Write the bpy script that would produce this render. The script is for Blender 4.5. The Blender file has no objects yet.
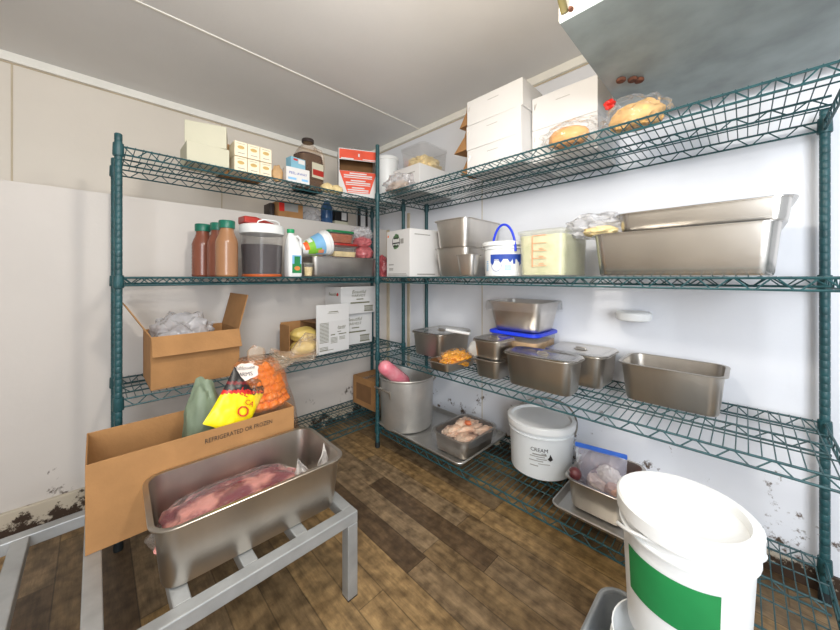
import bpy, bmesh, math, random
from mathutils import Vector, Matrix, noise
random.seed(7)
PI = math.pi
SC = bpy.context.scene
COL = SC.collection

# ------------------------------------------------------------------ materials
def lin(c):
    c = c / 255.0
    return c / 12.92 if c <= .04045 else ((c + .055) / 1.055) ** 2.4
def rgb(r, g, b): return (lin(r), lin(g), lin(b), 1)
def nodes(name):
    m = bpy.data.materials.new(name); m.use_nodes = True
    nt = m.node_tree; return m, nt, nt.nodes['Principled BSDF']
def mat(name, c, rough=.5, metal=0, var=.12, scale=9, bump=0, bscale=60, stretch=None, sub=0, c2=None, detail=4):
    m, nt, b = nodes(name)
    tc = nt.nodes.new('ShaderNodeTexCoord'); src = tc.outputs['Object']
    if stretch:
        mp = nt.nodes.new('ShaderNodeMapping'); mp.inputs['Scale'].default_value = stretch
        nt.links.new(src, mp.inputs['Vector']); src = mp.outputs[0]
    n = nt.nodes.new('ShaderNodeTexNoise'); n.inputs['Scale'].default_value = scale; n.inputs['Detail'].default_value = detail
    nt.links.new(src, n.inputs['Vector'])
    r = nt.nodes.new('ShaderNodeValToRGB'); r.color_ramp.elements[0].position = .3; r.color_ramp.elements[1].position = .7
    c0 = rgb(*c)
    r.color_ramp.elements[0].color = tuple(max(0, v * (1 - var)) for v in c0[:3]) + (1,)
    r.color_ramp.elements[1].color = rgb(*c2) if c2 else tuple(min(1, v * (1 + var)) for v in c0[:3]) + (1,)
    if c2: r.color_ramp.elements[0].color = c0
    nt.links.new(n.outputs['Fac'], r.inputs['Fac']); nt.links.new(r.outputs['Color'], b.inputs['Base Color'])
    b.inputs['Roughness'].default_value = rough; b.inputs['Metallic'].default_value = metal
    if sub: b.inputs['Subsurface Weight'].default_value = sub; b.inputs['Subsurface Radius'].default_value = (.01, .005, .003)
    if bump:
        n2 = nt.nodes.new('ShaderNodeTexNoise'); n2.inputs['Scale'].default_value = bscale; nt.links.new(src, n2.inputs['Vector'])
        bp = nt.nodes.new('ShaderNodeBump'); bp.inputs['Strength'].default_value = bump; bp.inputs['Distance'].default_value = .01
        nt.links.new(n2.outputs['Fac'], bp.inputs['Height']); nt.links.new(bp.outputs[0], b.inputs['Normal'])
    return m
def film(name, c, opac=.25, rough=.15, gloss=.5, bump=.6, bscale=18):
    """clear plastic: part see-through, part milky, with a glossy coat"""
    m = bpy.data.materials.new(name); m.use_nodes = True; nt = m.node_tree; nt.nodes.clear()
    out = nt.nodes.new('ShaderNodeOutputMaterial'); tr = nt.nodes.new('ShaderNodeBsdfTransparent')
    tr.inputs[0].default_value = (.97, .97, .97, 1)
    pr = nt.nodes.new('ShaderNodeBsdfPrincipled'); pr.inputs['Base Color'].default_value = rgb(*c)
    pr.inputs['Roughness'].default_value = rough
    tc = nt.nodes.new('ShaderNodeTexCoord'); n = nt.nodes.new('ShaderNodeTexNoise'); n.inputs['Scale'].default_value = bscale
    nt.links.new(tc.outputs['Object'], n.inputs['Vector'])
    bp = nt.nodes.new('ShaderNodeBump'); bp.inputs['Strength'].default_value = bump; bp.inputs['Distance'].default_value = .02
    nt.links.new(n.outputs['Fac'], bp.inputs['Height']); nt.links.new(bp.outputs[0], pr.inputs['Normal'])
    gl = nt.nodes.new('ShaderNodeBsdfGlossy'); gl.inputs['Roughness'].default_value = rough
    gl.inputs[0].default_value = (1, 1, 1, 1); nt.links.new(bp.outputs[0], gl.inputs['Normal'])
    lw = nt.nodes.new('ShaderNodeLayerWeight'); lw.inputs['Blend'].default_value = .25
    nt.links.new(bp.outputs[0], lw.inputs['Normal'])
    mu = nt.nodes.new('ShaderNodeMath'); mu.operation = 'MULTIPLY'; mu.inputs[1].default_value = gloss
    nt.links.new(lw.outputs['Fresnel'], mu.inputs[0])
    m1 = nt.nodes.new('ShaderNodeMixShader'); m1.inputs[0].default_value = opac
    nt.links.new(tr.outputs[0], m1.inputs[1]); nt.links.new(pr.outputs[0], m1.inputs[2])
    m2 = nt.nodes.new('ShaderNodeMixShader'); nt.links.new(mu.outputs[0], m2.inputs[0])
    nt.links.new(m1.outputs[0], m2.inputs[1]); nt.links.new(gl.outputs[0], m2.inputs[2])
    nt.links.new(m2.outputs[0], out.inputs[0])
    return m

STEEL = mat('brushed_steel', (206, 201, 195), .33, 1, .14, 7, .05, 40, (1, 1, .35))
STEEL2 = mat('dull_steel', (190, 184, 176), .35, 1, .16, 6, .05, 40, (1, 1, .35))
LIDM = mat('lid_steel', (206, 202, 196), .27, 1, .1, 6, .04, 20)
ALU = mat('worn_aluminium', (196, 194, 190), .42, .7, .12, 9, .08, 30)
RACK = mat('rack_aluminium', (168, 170, 170), .5, .55, .12, 14, .05, 60)
GREEN = mat('green_epoxy', (34, 76, 81), .45, 0, .25, 30)
DKGREEN = mat('post_foot_rubber', (30, 36, 38), .6)
KRAFT = mat('kraft_card', (166, 122, 76), .85, 0, .1, 12, .1, 90)
KRAFT_DK = mat('kraft_inner', (128, 92, 58), .9, 0, .12, 12)
WCARD = mat('white_card', (214, 213, 212), .7, 0, .03, 5)
OFFCARD = mat('cream_card', (196, 193, 172), .75, 0, .04, 5)
CREAM = mat('cream_box', (238, 224, 196), .7, 0, .04, 10)
INK = mat('grey_green_ink', (105, 104, 78), .8, 0, .2, 60)
BLACKINK = mat('black_ink', (40, 38, 38), .8)
GREYINK = mat('grey_ink', (150, 148, 144), .8)
GOLDINK = mat('gold_ink', (196, 164, 100), .7)
WHITEP = mat('white_plastic', (232, 234, 234), .38, 0, .03, 4)
MILKY = mat('milky_plastic', (222, 226, 228), .4, 0, .04, 4)
BLUEP = mat('blue_plastic', (22, 56, 214), .35)
NAVYINK = mat('navy_ink', (38, 70, 160), .6)
REDP = mat('red_plastic', (168, 44, 36), .4)
REDINK = mat('red_ink', (222, 84, 58), .7)
ORANGEINK = mat('orange_ink', (232, 150, 112), .7)
GREENP = mat('green_plastic', (20, 104, 84), .4)
GREENCAP = mat('green_cap', (20, 150, 92), .4)
GREENLID = mat('green_lid', (26, 124, 72), .4)
DARKP = mat('dark_plastic', (46, 36, 34), .5)
TAN = mat('tan_food', (200, 162, 116), .7, 0, .2, 20, .4, 30)
PALEFOOD = mat('pale_food', (226, 204, 152), .7, 0, .2, 18, .4, 26)
YELBAG = mat('yellow_frozen_bag', (224, 196, 112), .4, 0, .15, 14, .6, 20)
COLA = mat('dark_liquid', (46, 34, 42), .25, 0, .1, 8)
JUICE = mat('peach_juice', (160, 116, 82), .25, 0, .06, 8)
JUICER = mat('red_juice', (130, 76, 58), .25, 0, .06, 8)
SOUP = mat('orange_brown_food', (168, 84, 40), .5, 0, .25, 30, .3)
PINKM = mat('pink_meat', (190, 104, 108), .32, 0, .3, 14, .3, 24)
SLAW = mat('cream_green_salad', (226, 221, 184), .6, 0, .2, 26, .2, 50, c2=(200, 200, 154), detail=8)
CARROT = mat('carrot_orange', (244, 126, 22), .45, 0, .16, 22)
CHEESE = mat('orange_shreds', (255, 170, 20), .5, 0, .2, 60, .8, 70)
BREAD = mat('bread_crust', (222, 162, 92), .6, 0, .22, 9)
CHICKEN = mat('raw_chicken', (222, 170, 138), .35, 0, .1, 22, .4, 30, c2=(240, 214, 190))
BEEF = mat('raw_beef', (126, 44, 58), .25, 0, .2, 11, .35, 22, c2=(222, 152, 142), detail=6)
ONION = mat('red_skin', (104, 52, 54), .4)
YELLOW = mat('yellow_print', (240, 218, 20), .35, 0, .05, 6, .4, 16)
BLACKB = mat('black_print', (28, 26, 28), .35, 0, .1, 6, .4, 16)
REDB = mat('red_print', (204, 40, 32), .4)
MAROON = mat('maroon_print', (110, 30, 34), .4)
SACK = mat('grey_green_sack', (120, 134, 112), .55, 0, .18, 12, .5, 16)
BLUELAB = mat('blue_label', (126, 182, 224), .55)
LIME = mat('lime_label', (132, 196, 60), .55)
LTBLUE = mat('light_blue_card', (126, 176, 196), .7)
BLUEBOT = mat('blue_bottle', (52, 88, 132), .25, 0, .1)
GREENLAB = mat('green_label', (30, 130, 70), .5)
GALV = mat('galvanised_metal', (150, 160, 160), .55, .2, .18, 9, .06, 30)
RUSTWH = mat('rusty_white_metal', (234, 228, 214), .55, .1, .1, 26, c2=(236, 232, 224))
RUST = mat('rust', (92, 52, 34), .9, 0, .4, 40, .5)
SEAM = mat('panel_seam', (196, 182, 158), .7)
TRIMM = mat('cove_trim', (240, 238, 230), .6, 0, .03)
BUSTUB = mat('grey_tub', (118, 122, 124), .55, 0, .15, 10, c2=(150, 152, 152))
SHEETM = mat('sheet_pan', (200, 198, 194), .42, .9, .15, 8, .05, 30)
FILM = film('clear_film', (236, 236, 236), .07, .12, .45, .9, 30)
WRAPF = film('wrap_film', (236, 236, 238), .06, .12, .45, .5, 40)
FILMW = film('milky_film', (226, 226, 230), .4, .16, .5, .9, 24)
JUGP = film('jug_plastic', (196, 160, 124), .2, .2, .2, .05, 6)
CARF = film('carrot_film', (240, 190, 150), .10, .14, .4, .9, 24)
FILMT = film('tan_film', (226, 196, 160), .18, .14, .5, .9, 24)
ZIPF = film('zip_film', (206, 206, 224), .3, .16, .5, .8, 26)
CLEAR = film('clear_tub', (226, 224, 220), .05, .12, .16, .05, 6)
CLEARW = film('frosted_tub', (236, 238, 220), .14, .2, .25, .05, 6)

COLA.node_tree.nodes['Principled BSDF'].inputs['Specular IOR Level'].default_value = .1; COLA.node_tree.nodes['Principled BSDF'].inputs['Roughness'].default_value = .6
for n_ in BEEF.node_tree.nodes:
    if n_.type == 'VALTORGB': n_.color_ramp.elements[0].position = .44; n_.color_ramp.elements[1].position = .56
# ------------------------------------------------------------------ mesh builder
def rr(w, d, r, z, n=5, cx=0, cy=0):
    r = min(r, w / 2 - 1e-4, d / 2 - 1e-4); out = []
    for (sx, sy, a0) in ((1, -1, -PI / 2), (1, 1, 0), (-1, 1, PI / 2), (-1, -1, PI)):
        for k in range(n + 1):
            a = a0 + (PI / 2) * k / n
            out.append((cx + sx * (w / 2 - r) + r * math.cos(a), cy + sy * (d / 2 - r) + r * math.sin(a), z))
    return out
class MB:
    def __init__(s): s.v = []; s.f = []; s.m = []
    def add(s, vs, fs, mi=0):
        o = len(s.v); s.v += [tuple(v) for v in vs]
        for f in fs: s.f.append(tuple(i + o for i in f)); s.m.append(mi)
        return s
    def box(s, x0, y0, z0, x1, y1, z1, mi=0):
        return s.add([(x0,y0,z0),(x1,y0,z0),(x1,y1,z0),(x0,y1,z0),(x0,y0,z1),(x1,y0,z1),(x1,y1,z1),(x0,y1,z1)],
                     [(3,2,1,0),(4,5,6,7),(0,1,5,4),(1,2,6,5),(2,3,7,6),(3,0,4,7)], mi)
    def loft(s, rings, c0=True, c1=True, mi=0, closed=False):
        n = len(rings[0]); vs = [p for r in rings for p in r]; fs = []
        k = len(rings)
        for i in range(k if closed else k - 1):
            a, b = i * n, ((i + 1) % k) * n
            for j in range(n):
                j2 = (j + 1) % n; fs.append((a + j, a + j2, b + j2, b + j))
        if not closed:
            if c0: fs.append(tuple(range(n))[::-1])
            if c1: fs.append(tuple((k - 1) * n + j for j in range(n)))
        return s.add(vs, fs, mi)
    def lathe(s, prof, n=28, cx=0, cy=0, mi=0, a0=0, a1=None):
        full = a1 is None; rings = []
        for (r, z) in prof:
            rings.append([(cx + r * math.cos(a0 + 2 * PI * k / n), cy + r * math.sin(a0 + 2 * PI * k / n), z) for k in range(n)])
        return s.loft(rings, True, True, mi)
    def tube(s, path, r, n=6, closed=False, mi=0):
        P = [Vector(p) for p in path]; k = len(P); rings = []; prev = None
        for i in range(k):
            if closed: t = P[(i + 1) % k] - P[i - 1]
            else: t = P[min(i + 1, k - 1)] - P[max(i - 1, 0)]
            t.normalize()
            if prev is None:
                a = Vector((0, 0, 1)) if abs(t.z) < .9 else Vector((1, 0, 0)); u = t.cross(a).normalized()
            else:
                u = (prev - t * prev.dot(t)).normalized()
            prev = u; w = t.cross(u); rad = r[i] if isinstance(r, (list, tuple)) else r
            rings.append([P[i] + (u * math.cos(2 * PI * j / n) + w * math.sin(2 * PI * j / n)) * rad for j in range(n)])
        return s.loft(rings, True, True, mi, closed)
    def grid(s, fn, nu, nv, mi=0, mfn=None):
        o = len(s.v)
        for j in range(nv + 1):
            for i in range(nu + 1): s.v.append(tuple(fn(i / nu, j / nv)))
        for j in range(nv):
            for i in range(nu):
                a = o + j * (nu + 1) + i; s.f.append((a, a + 1, a + nu + 2, a + nu + 1)); s.m.append(mfn((i + .5) / nu, (j + .5) / nv) if mfn else mi)
        return s
    def build(s, name, mats, parent=None, smooth=True, bevel=0, ang=40):
        me = bpy.data.meshes.new(name); me.from_pydata(s.v, [], s.f)
        for m in (mats if isinstance(mats, (list, tuple)) else [mats]): me.materials.append(m)
        me.polygons.foreach_set('material_index', s.m)
        bm = bmesh.new(); bm.from_mesh(me); bmesh.ops.recalc_face_normals(bm, faces=bm.faces); bm.to_mesh(me); bm.free()
        o = bpy.data.objects.new(name, me); COL.objects.link(o)
        if smooth:
            me.polygons.foreach_set('use_smooth', [True] * len(me.polygons))
            try: me.set_sharp_from_angle(angle=math.radians(ang))
            except Exception: pass
        if bevel:
            b = o.modifiers.new('bevel', 'BEVEL'); b.width = bevel; b.segments = 2; b.limit_method = 'ANGLE'
        if parent: o.parent = parent
        return o
def tag(o, label, cat, group=None, kind=None):
    if label: o['label'] = label
    if cat: o['category'] = cat
    if group: o['group'] = group
    if kind: o['kind'] = kind
    return o
def thing(name, label, cat, loc, rz=0, group=None):
    o = bpy.data.objects.new(name, None); COL.objects.link(o); o.location = loc; o.rotation_euler = (0, 0, math.radians(rz))
    o.empty_display_size = .05
    return tag(o, label, cat, group)
def place(o, loc, rz=0): o.location = loc; o.rotation_euler = (0, 0, math.radians(rz)); return o
def structure(o): o['kind'] = 'structure'; return o
def copy_tree(o, parent=None):
    c = o.copy(); COL.objects.link(c)
    if parent: c.parent = parent
    for ch in o.children: copy_tree(ch, c)
    return c
def blob(rx, ry, rz, amp=.15, freq=3, seed=0, flat=True, sub=4, lift=.75, sq=1.0):
    """lumpy rounded volume sitting on z = 0"""
    bm = bmesh.new(); bmesh.ops.create_icosphere(bm, subdivisions=sub, radius=1)
    for v in bm.verts:
        n = noise.noise(v.co * freq + Vector((seed * 3.1, seed * 1.7, seed))) + .5 * noise.noise(v.co * freq * 2.3 + Vector((seed, 5, seed * 2)))
        d = v.co.normalized()
        if sq != 1.0: d = Vector([math.copysign(abs(c) ** sq, c) for c in d])
        p = d * (1 + amp * n); z = p.z * rz + rz * lift
        v.co = (p.x * rx, p.y * ry, max(0, z) if flat else z)
    mb = MB(); bm.verts.ensure_lookup_table()
    mb.add([v.co[:] for v in bm.verts], [[v.index for v in f.verts] for f in bm.faces]); bm.free(); return mb
def text_mesh(s, size, shear=0, ext=.0003, res=2):
    cu = bpy.data.curves.new('lettering', 'FONT'); cu.body = s; cu.size = size; cu.align_x = 'CENTER'; cu.align_y = 'CENTER'
    cu.extrude = ext; cu.shear = shear; cu.resolution_u = res
    o = bpy.data.objects.new('lettering', cu); COL.objects.link(o)
    me = bpy.data.meshes.new_from_object(o.evaluated_get(bpy.context.evaluated_depsgraph_get()))
    bpy.data.objects.remove(o); bpy.data.curves.remove(cu); return me
def text(s, size, m, parent, loc, rz=0, rx=90, shear=0, name='lettering', bold=1.0, ry=0):
    me = text_mesh(s, size, shear); me.materials.clear(); me.materials.append(m)
    o = bpy.data.objects.new(name, me); COL.objects.link(o); o.parent = parent; o.location = loc
    o.rotation_euler = (math.radians(rx), math.radians(ry), math.radians(rz)); o.scale = (bold, 1, 1); return o
def lines(parent, m, rows, y, name='printed_lines'):
    """rows of small print on a face at local y: (x0, x1, z, thickness)"""
    mb = MB()
    for i, (x0, x1, z, t) in enumerate(rows):
        mb.box(x0, y - .0006, z - t / 2, x1, y + .0004, z + t / 2)
        if len(rows) < 4 and i < len(rows) - 1: mb.build(name, m, parent, False); mb = MB()
    return mb.build(name, m, parent, False)

# ------------------------------------------------------------------ room
CEIL = 2.2; WX = 1.76; LY = 2.15; UY = 2.615; LZ = 1.473
def floor_mat():
    m, nt, b = nodes('vinyl_plank_floor'); N = nt.nodes.new; L = nt.links.new
    tc = N('ShaderNodeTexCoord'); sp = N('ShaderNodeSeparateXYZ'); L(tc.outputs['Object'], sp.inputs[0])
    def math_(op, a, bb=None, c=None):
        n = N('ShaderNodeMath'); n.operation = op
        for i, v in enumerate((a, bb, c)):
            if v is None: continue
            if isinstance(v, (int, float)): n.inputs[i].default_value = v
            else: L(v, n.inputs[i])
        return n.outputs[0]
    W = .1; LEN = .7
    xr = math_('DIVIDE', sp.outputs[0], W); row = math_('FLOOR', xr); fx = math_('FRACT', xr)
    wn = N('ShaderNodeTexWhiteNoise'); wn.noise_dimensions = '1D'; L(row, wn.inputs['W'])
    yo = math_('ADD', math_('DIVIDE', sp.outputs[1], LEN), math_('MULTIPLY', wn.outputs['Value'], 7.3))
    cell = math_('FLOOR', yo); fy = math_('FRACT', yo)
    cx = N('ShaderNodeCombineXYZ'); L(row, cx.inputs[0]); L(cell, cx.inputs[1])
    w2 = N('ShaderNodeTexWhiteNoise'); w2.noise_dimensions = '2D'; L(cx.outputs[0], w2.inputs['Vector'])
    rp = N('ShaderNodeValToRGB'); L(w2.outputs['Value'], rp.inputs['Fac']); rp.color_ramp.interpolation = 'CONSTANT'
    cols = [(0, (108, 88, 66)), (.08, (166, 138, 98)), (.34, (148, 126, 98)), (.5, (170, 140, 94)), (.66, (140, 117, 86)), (.82, (152, 131, 104)), (.94, (112, 91, 68))]
    e = rp.color_ramp.elements
    e[0].position = 0; e[0].color = rgb(*cols[0][1]); e[1].position = cols[1][0]; e[1].color = rgb(*cols[1][1])
    for p, c in cols[2:]: q = e.new(p); q.color = rgb(*c)
    # grain
    mp = N('ShaderNodeMapping'); mp.inputs['Scale'].default_value = (26, 3.2, 1); L(tc.outputs['Object'], mp.inputs['Vector'])
    of = N('ShaderNodeVectorMath'); of.operation = 'ADD'; L(mp.outputs[0], of.inputs[0])
    sc = N('ShaderNodeVectorMath'); sc.operation = 'SCALE'; L(cx.outputs[0], sc.inputs[0]); sc.inputs['Scale'].default_value = 5.7; L(sc.outputs[0], of.inputs[1])
    g = N('ShaderNodeTexNoise'); g.inputs['Scale'].default_value = 1; g.inputs['Detail'].default_value = 10; g.inputs['Roughness'].default_value = .78; L(of.outputs[0], g.inputs['Vector'])
    gr = N('ShaderNodeValToRGB'); L(g.outputs['Fac'], gr.inputs['Fac']); gr.color_ramp.elements[0].position = .3; gr.color_ramp.elements[1].position = .72
    gr.color_ramp.elements[0].color = (.3, .28, .26, 1); gr.color_ramp.elements[1].color = (1.35, 1.3, 1.18, 1)
    g2 = N('ShaderNodeTexNoise'); g2.inputs['Scale'].default_value = 24; g2.inputs['Detail'].default_value = 8; L(tc.outputs['Object'], g2.inputs['Vector'])
    r2 = N('ShaderNodeValToRGB'); L(g2.outputs['Fac'], r2.inputs['Fac']); r2.color_ramp.elements[0].position = .34; r2.color_ramp.elements[1].position = .62
    r2.color_ramp.elements[0].color = (.52, .5, .48, 1); r2.color_ramp.elements[1].color = (1, 1, 1, 1)
    def mul(a, c):
        n = N('ShaderNodeMix'); n.data_type = 'RGBA'; n.blend_type = 'MULTIPLY'; n.inputs[0].default_value = 1
        L(a, n.inputs[6]); L(c, n.inputs[7]); return n.outputs[2]
    col = mul(mul(rp.outputs[0], gr.outputs[0]), r2.outputs[0])
    ex = math_('MULTIPLY', math_('GREATER_THAN', fx, .02), math_('LESS_THAN', fx, .98)); ey = math_('GREATER_THAN', fy, .005)
    ed = math_('MULTIPLY_ADD', math_('MULTIPLY', ex, ey), .45, .55)
    cb = N('ShaderNodeCombineXYZ'); [L(ed, cb.inputs[i]) for i in range(3)]
    col = mul(col, cb.outputs[0]); L(col, b.inputs['Base Color'])
    b.inputs['Roughness'].default_value = .48
    bp = N('ShaderNodeBump'); bp.inputs['Strength'].default_value = .15; bp.inputs['Distance'].default_value = .004; L(g.outputs['Fac'], bp.inputs['Height']); L(bp.outputs[0], b.inputs['Normal'])
    return m
def wall_mat(name, base, spots, zmax, dirt=(60, 46, 36), sc=9, thr=.72):
    """painted panel with chips / grime spots below a given height"""
    m, nt, b = nodes(name); N = nt.nodes.new; L = nt.links.new
    tc = N('ShaderNodeTexCoord')
    n = N('ShaderNodeTexNoise'); n.inputs['Scale'].default_value = 2.2; n.inputs['Detail'].default_value = 5; L(tc.outputs['Object'], n.inputs['Vector'])
    r = N('ShaderNodeValToRGB'); L(n.outputs['Fac'], r.inputs['Fac']); r.color_ramp.elements[0].position = .3; r.color_ramp.elements[1].position = .7
    c = rgb(*base); r.color_ramp.elements[0].color = tuple(v * .93 for v in c[:3]) + (1,); r.color_ramp.elements[1].color = c
    col = r.outputs[0]
    if spots:
        s = N('ShaderNodeTexNoise'); s.inputs['Scale'].default_value = sc; s.inputs['Detail'].default_value = 7; s.inputs['Roughness'].default_value = .72; L(tc.outputs['Object'], s.inputs['Vector'])
        sp = N('ShaderNodeSeparateXYZ'); L(tc.outputs['Object'], sp.inputs[0])
        mr = N('ShaderNodeMapRange'); mr.inputs[1].default_value = 0; mr.inputs[2].default_value = zmax; mr.inputs[3].default_value = .1; mr.inputs[4].default_value = -.12; mr.clamp = False; L(sp.outputs[2], mr.inputs[0])
        ad = N('ShaderNodeMath'); ad.operation = 'ADD'; L(s.outputs['Fac'], ad.inputs[0]); L(mr.outputs[0], ad.inputs[1])
        rp = N('ShaderNodeValToRGB'); rp.color_ramp.elements[0].position = thr - .02; rp.color_ramp.elements[1].position = thr + .03; L(ad.outputs[0], rp.inputs['Fac'])
        mx = N('ShaderNodeMix'); mx.data_type = 'RGBA'; L(rp.outputs[0], mx.inputs[0]); L(col, mx.inputs[6]); mx.inputs[7].default_value = rgb(*dirt); col = mx.outputs[2]
    L(col, b.inputs['Base Color']); b.inputs['Roughness'].default_value = .55
    n2 = N('ShaderNodeTexNoise'); n2.inputs['Scale'].default_value = 40; L(tc.outputs['Object'], n2.inputs['Vector'])
    bp = N('ShaderNodeBump'); bp.inputs['Strength'].default_value = .05; bp.inputs['Distance'].default_value = .01; L(n2.outputs['Fac'], bp.inputs['Height']); L(bp.outputs[0], b.inputs['Normal'])
    return m
WALLB = wall_mat('white_wall_panel', (232, 235, 242), True, .7, (84, 66, 52), 9, .62)
WALLA = wall_mat('white_upper_wall', (226, 218, 206), False, 0)
WALLL = wall_mat('white_lower_wall', (208, 202, 196), True, .6, (70, 52, 40), 8, .65)
CEILM = wall_mat('painted_ceiling', (222, 221, 220), True, 4.0, (176, 172, 150), 3.2, .70)
X0, Y0 = -1.35, -1.35
structure(MB().box(X0, Y0, -.06, WX + .1, UY + .1, 0).build('floor', floor_mat(), None, False))
structure(MB().box(X0, Y0, CEIL, WX + .1, UY + .1, CEIL + .08).build('ceiling', CEILM, None, False))
structure(MB().box(WX, Y0, 0, WX + .1, UY + .1, CEIL).build('wall_right', WALLB, None, False))
structure(MB().box(X0, UY, LZ - .05, WX, UY + .1, CEIL).build('wall_back', WALLA, None, False))
structure(MB().box(X0, LY, 0, WX, UY + .1, LZ).build('wall_lower', WALLL, None, False))
structure(MB().box(X0 - .1, Y0, 0, X0, UY + .1, CEIL).build('wall_left', WALLA, None, False))
k = 0
def trim(m, *b):
    global k; k += 1
    return structure(MB().box(*b).build('trim_%d' % k, m, None, False, .002))
trim(TRIMM, WX - .02, Y0, CEIL - .045, WX, UY, CEIL); trim(SEAM, WX - .006, Y0, CEIL - .052, WX, UY, CEIL - .046)
trim(TRIMM, X0, UY - .02, CEIL - .045, WX - .02, UY, CEIL); trim(SEAM, X0, UY - .006, CEIL - .052, WX - .02, UY, CEIL - .046)
trim(SEAM, WX - .003, 1.192, 0, WX, 1.197, CEIL - .05)
trim(SEAM, WX - .012, 1.87, 0, WX, 1.895, 1.58)
trim(SEAM, WX - .012, LY - .03, 0, WX, LY, LZ)
for xs in (.63, -.3): trim(SEAM, xs, UY - .003, LZ, xs + .007, UY, CEIL - .05)
trim(TRIMM, X0, 1.745, CEIL - .004, WX - .02, 1.757, CEIL)
BASEM = wall_mat('grimy_baseboard', (196, 186, 168), True, .1, (58, 42, 30), 11, .45)
structure(MB().box(X0, LY - .02, 0, WX - .012, LY, .11).build('baseboard_back', BASEM, None, False, .003))
structure(MB().box(WX - .012, Y0, 0, WX, LY - .03, .07).build('baseboard_right', BASEM, None, False, .002))

# ------------------------------------------------------------------ wire shelving
DECK = [.138, .595, 1.077, 1.597]
def shelving(label, loc, rz, L, D, posts, group):
    root = thing('wire_shelving_unit', label, 'shelving', loc, rz, group)
    for (x, y), h in zip(((0, 0), (L, 0), (0, D), (L, D)), posts):
        mb = MB(); prof = [(.0125, .03)]
        z = .06
        while z < h - .01: prof += [(.0125, z), (.0116, z + .002), (.0125, z + .004)]; z += .0254
        prof += [(.0125, h - .003), (.010, h)]
        p = mb.lathe(prof, 12, x, y).build('post', GREEN, root)
        MB().lathe([(.015, 0), (.016, .012), (.0145, .03), (.0145, .034)], 12, x, y).build('foot', DKGREEN, p)
    for zt in DECK:
        H = .036; wr = .0017; mb = MB()
        n = int(L / .0255)
        for i in range(1, n): x = L * i / n; mb.tube([(x, -.004, zt - wr), (x, D + .004, zt - wr)], wr, 5)
        for y in (.28 * D, .72 * D): mb.tube([(0, y, zt - .0075), (L, y, zt - .0062)], .0026, 5)
        sh = mb.build('shelf', GREEN, root)
        def truss(a, b, nm, h=H):
            a = Vector(a); b = Vector(b); d = b - a; ln = d.length; t = MB()
            t.tube([a + Vector((0, 0, zt - .0055)), b + Vector((0, 0, zt - .0045))], .0036, 6)
            t.tube([a + Vector((0, 0, zt - h)), b + Vector((0, 0, zt - h))], .0036, 6)
            m = max(2, int(ln / .04)); pts = []
            for i in range(m + 1):
                for q in (-.12, .12):
                    f = min(1, max(0, (i + q) / m)); pts.append(a + d * f + Vector((0, 0, zt - (h if i % 2 else .0055))))
            t.tube(pts, .0022, 5); t.build(nm, GREEN, sh)
        truss((.012, 0, 0), (L - .012, 0, 0), 'front_truss'); truss((.012, D, 0), (L - .012, D, 0), 'rear_truss')
        truss((.012, D * .5, 0), (L - .012, D * .5, 0), 'middle_truss', .03)
        truss((0, .012, 0), (0, D - .012, 0), 'side_truss'); truss((L, .012, 0), (L, D - .012, 0), 'side_truss')
        for x in (0, L):
            for y in (0, D): MB().lathe([(.0165, zt - .046), (.018, zt - .042), (.0165, zt + .004), (.0125, zt + .005)], 12, x, y).build('corner_collar', GREEN, sh)
    return root
shelving('green wire shelving unit along the back wall on the left', (.065, 1.745, 0), 0, 1.51, .375, (1.64, 1.64, 1.64, 1.64), None)
shelving('green wire shelving unit along the white right wall with tall front post', (1.263, 1.643, 0), -90, 1.83, .447, (1.91, 1.70, 1.63, 1.63), None)
D0, D1, D2, D3 = DECK

# ------------------------------------------------------------------ generic builders
def pan(w, d, h, loc, rz, label, mt=STEEL, r=.038, lid=None, name='steel_pan', cat='pan', group=None, taper=.012, lidlabel=None):
    root = thing(name, label, cat, loc, rz, group)
    f = .012; t = .0012; b0 = w - 2 * f - 2 * taper * h / .15; c0 = d - 2 * f - 2 * taper * h / .15
    w1, d1 = w - 2 * f, d - 2 * f; e = .012
    R = [rr(b0 - 2 * e, c0 - 2 * e, r * .7, 0), rr(b0 - .006, c0 - .006, r * .85, .003), rr(b0, c0, r * .9, e), rr(w1, d1, r, h - .012),
         rr(w1 + .002, d1 + .002, r, h - .003)]
    I = [rr(w1 - 2 * t, d1 - 2 * t, r, h - .002), rr(w1 - 2 * t - .002, d1 - 2 * t - .002, r, h - .012), rr(b0 - 2 * t, c0 - 2 * t, r * .9, e + t), rr(b0 - 2 * e, c0 - 2 * e, r * .7, .003)]
    MB().loft(R + I).build('body', mt, root)
    MB().loft([rr(w1, d1, r, h - .003), rr(w, d, r + f, h - .004), rr(w + .001, d + .001, r + f, h - .001), rr(w - .002, d - .002, r + f, h + .0005), rr(w1 - .001, d1 - .001, r, h)], closed=True).build('rim', mt, root)
    if lid:
        z = h + .001; iw, id_ = w1 - .03, d1 - .03
        l = MB().loft([rr(w - .006, d - .006, r + f, z), rr(w - .004, d - .004, r + f, z + .004), rr(w - .012, d - .012, r + f, z + .007), rr(iw + .014, id_ + .014, r, z + .007),
                       rr(iw, id_, r, z - .001 + .0035), rr(iw * .7, id_ * .7, r, z + .0035)]).build('lid', LIDM, root)
        a, bb = (.03, .012)
        MB().loft([rr(.06, .034, .015, z + .004), rr(.056, .03, .014, z + .0065), rr(.04, .018, .008, z + .0045)]).build('handle_well', STEEL2, l)
        MB().tube([(-.022, 0, z + .004), (-.02, 0, z + .012), (.02, 0, z + .012), (.022, 0, z + .004)], .003, 8).build('handle', STEEL2, l)
    return root
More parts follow.
